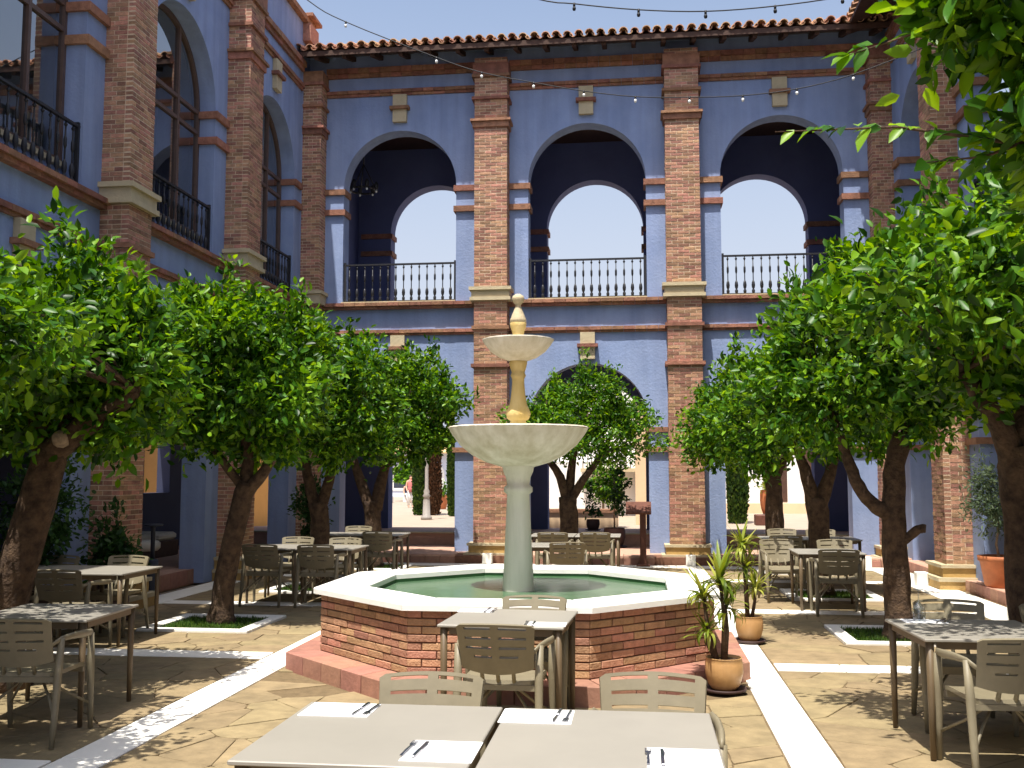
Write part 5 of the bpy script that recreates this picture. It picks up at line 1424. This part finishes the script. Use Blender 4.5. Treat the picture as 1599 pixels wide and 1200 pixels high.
o = MB().cbox(-0.45, 0.35, -0.35, 0.35, 0.0, 0.36, 0.02).build('plinth', 'rust', loc=(4.45, 36.5, 0)); tag(o, 'dark brown plinth under the terracotta pot beyond the right arch', 'plinth')
shrub('garden_palm', 'green palm-like shrub in front of the far pale house', -14.6, 66.0, 0.0, [(0, 0, 1.7, 1.3, 1.0, 0.6)], 1800, 0.3, 'leaf', 36, stem=([(0, 0, 0), (0, 0, 1.6)], [0.1, 0.07]))
b = MB(); b.box(-14.0, -12.6, 24.0, 40, 0.0, 6.0); tag(b.build('peach_annex', 'ochrewall'), 'dim ochre wall beyond the left passage', 'wall')

# people far out on the plaza
def body_mesh(joints, name, m, parent, n=10):
    b = MB()
    for pts, rad in joints: b.tube(pts, rad, n)
    return b.build(name, m, parent)
def person(x, y, z, rz, label, seated=False, top='rose', bottom='cloth'):
    t = thing('person', label, 'person', (x, y, z), R(rz))
    dz = -0.42 if seated else 0.0
    V = Vector
    body = bpy.data.meshes.new('body')
    if seated:
        legL = [(0.09, 0, 0.50), (0.11, 0.40, 0.50), (0.11, 0.42, 0.10), (0.11, 0.52, 0.04)]
    else:
        legL = [(0.09, 0, 0.90), (0.10, 0.02, 0.50), (0.11, 0.0, 0.09), (0.12, 0.12, 0.04)]
    sh = 1.38 + dz
    verts = [(0, 0, 0.92 + dz), (0, 0.0, 1.15 + dz), (0, 0, sh), (0, 0.01, 1.47 + dz), (0, 0.03, 1.55 + dz), (0, 0.02, 1.64 + dz)]
    rad = [0.14, 0.12, 0.13, 0.055, 0.085, 0.075]
    edges = [(0, 1), (1, 2), (2, 3), (3, 4), (4, 5)]
    for s in (-1, 1):
        k = len(verts)
        verts += [(s * 0.18, 0, sh), (s * 0.24, 0.03, sh - 0.28), (s * 0.22, 0.18, sh - 0.46), (s * 0.21, 0.24, sh - 0.50)]; rad += [0.06, 0.045, 0.035, 0.04]
        edges += [(2, k), (k, k + 1), (k + 1, k + 2), (k + 2, k + 3)]
        k = len(verts)
        verts += [(s * p[0], p[1], p[2]) for p in legL]; rad += [0.09, 0.065, 0.045, 0.04]
        edges += [(0, k), (k, k + 1), (k + 1, k + 2), (k + 2, k + 3)]
    body.from_pydata(verts, edges, []); body.materials.append(M['skin'])
    o = link('body', body, t)
    md = o.modifiers.new('Skin', 'SKIN')
    for i, v in enumerate(body.skin_vertices[0].data if body.skin_vertices else []): v.radius = (rad[i], rad[i])
    o.modifiers.new('Subdivision', 'SUBSURF').levels = 1
    MB().lathe([(0.02, 1.52 + dz), (0.085, 1.54 + dz), (0.10, 1.60 + dz), (0.092, 1.67 + dz), (0.05, 1.715 + dz), (0.0, 1.725 + dz)], 12).build('hair', 'hair', t, loc=(0, -0.02, 0))
    MB().lathe([(0.175, 0.82 + dz), (0.165, 1.0 + dz), (0.155, 1.15 + dz), (0.175, 1.32 + dz), (0.15, 1.42 + dz), (0.07, 1.46 + dz)], 14).build('shirt', top, t)
    b = MB()
    for s in (-1, 1): b.tube([(s * p[0], p[1], p[2]) for p in legL[:3]], [0.115, 0.085, 0.065], 10)
    b.build('trousers', bottom, t)
    if not body.skin_vertices: pass
    return t
person(-11.9, 53.2, 0, 200, 'person in a rose top and white trousers walking on the plaza')
person(-15.2, 62.0, 0, 150, 'person in white sitting in the far group, leftmost', True, 'cloth', 'rose')
person(-14.2, 62.5, 0, 210, 'person in navy sitting in the middle of the far group', True, 'navy', 'cloth')
person(-13.2, 61.5, 0, 180, 'person in white sitting at the right of the far group', True, 'cloth', 'navy')
for x, y, s in ((-15.2, 61.95, 'leftmost far sitter'), (-14.2, 62.5, 'far sitter in navy'), (-13.2, 61.55, 'far sitter on the right')):
    o = MB().cbox(-0.22, 0.22, -0.22, 0.22, 0.0, 0.40, 0.02).build('seat_block', 'cloth', loc=(x, y, 0)); tag(o, 'pale low seat under the ' + s, 'seat')
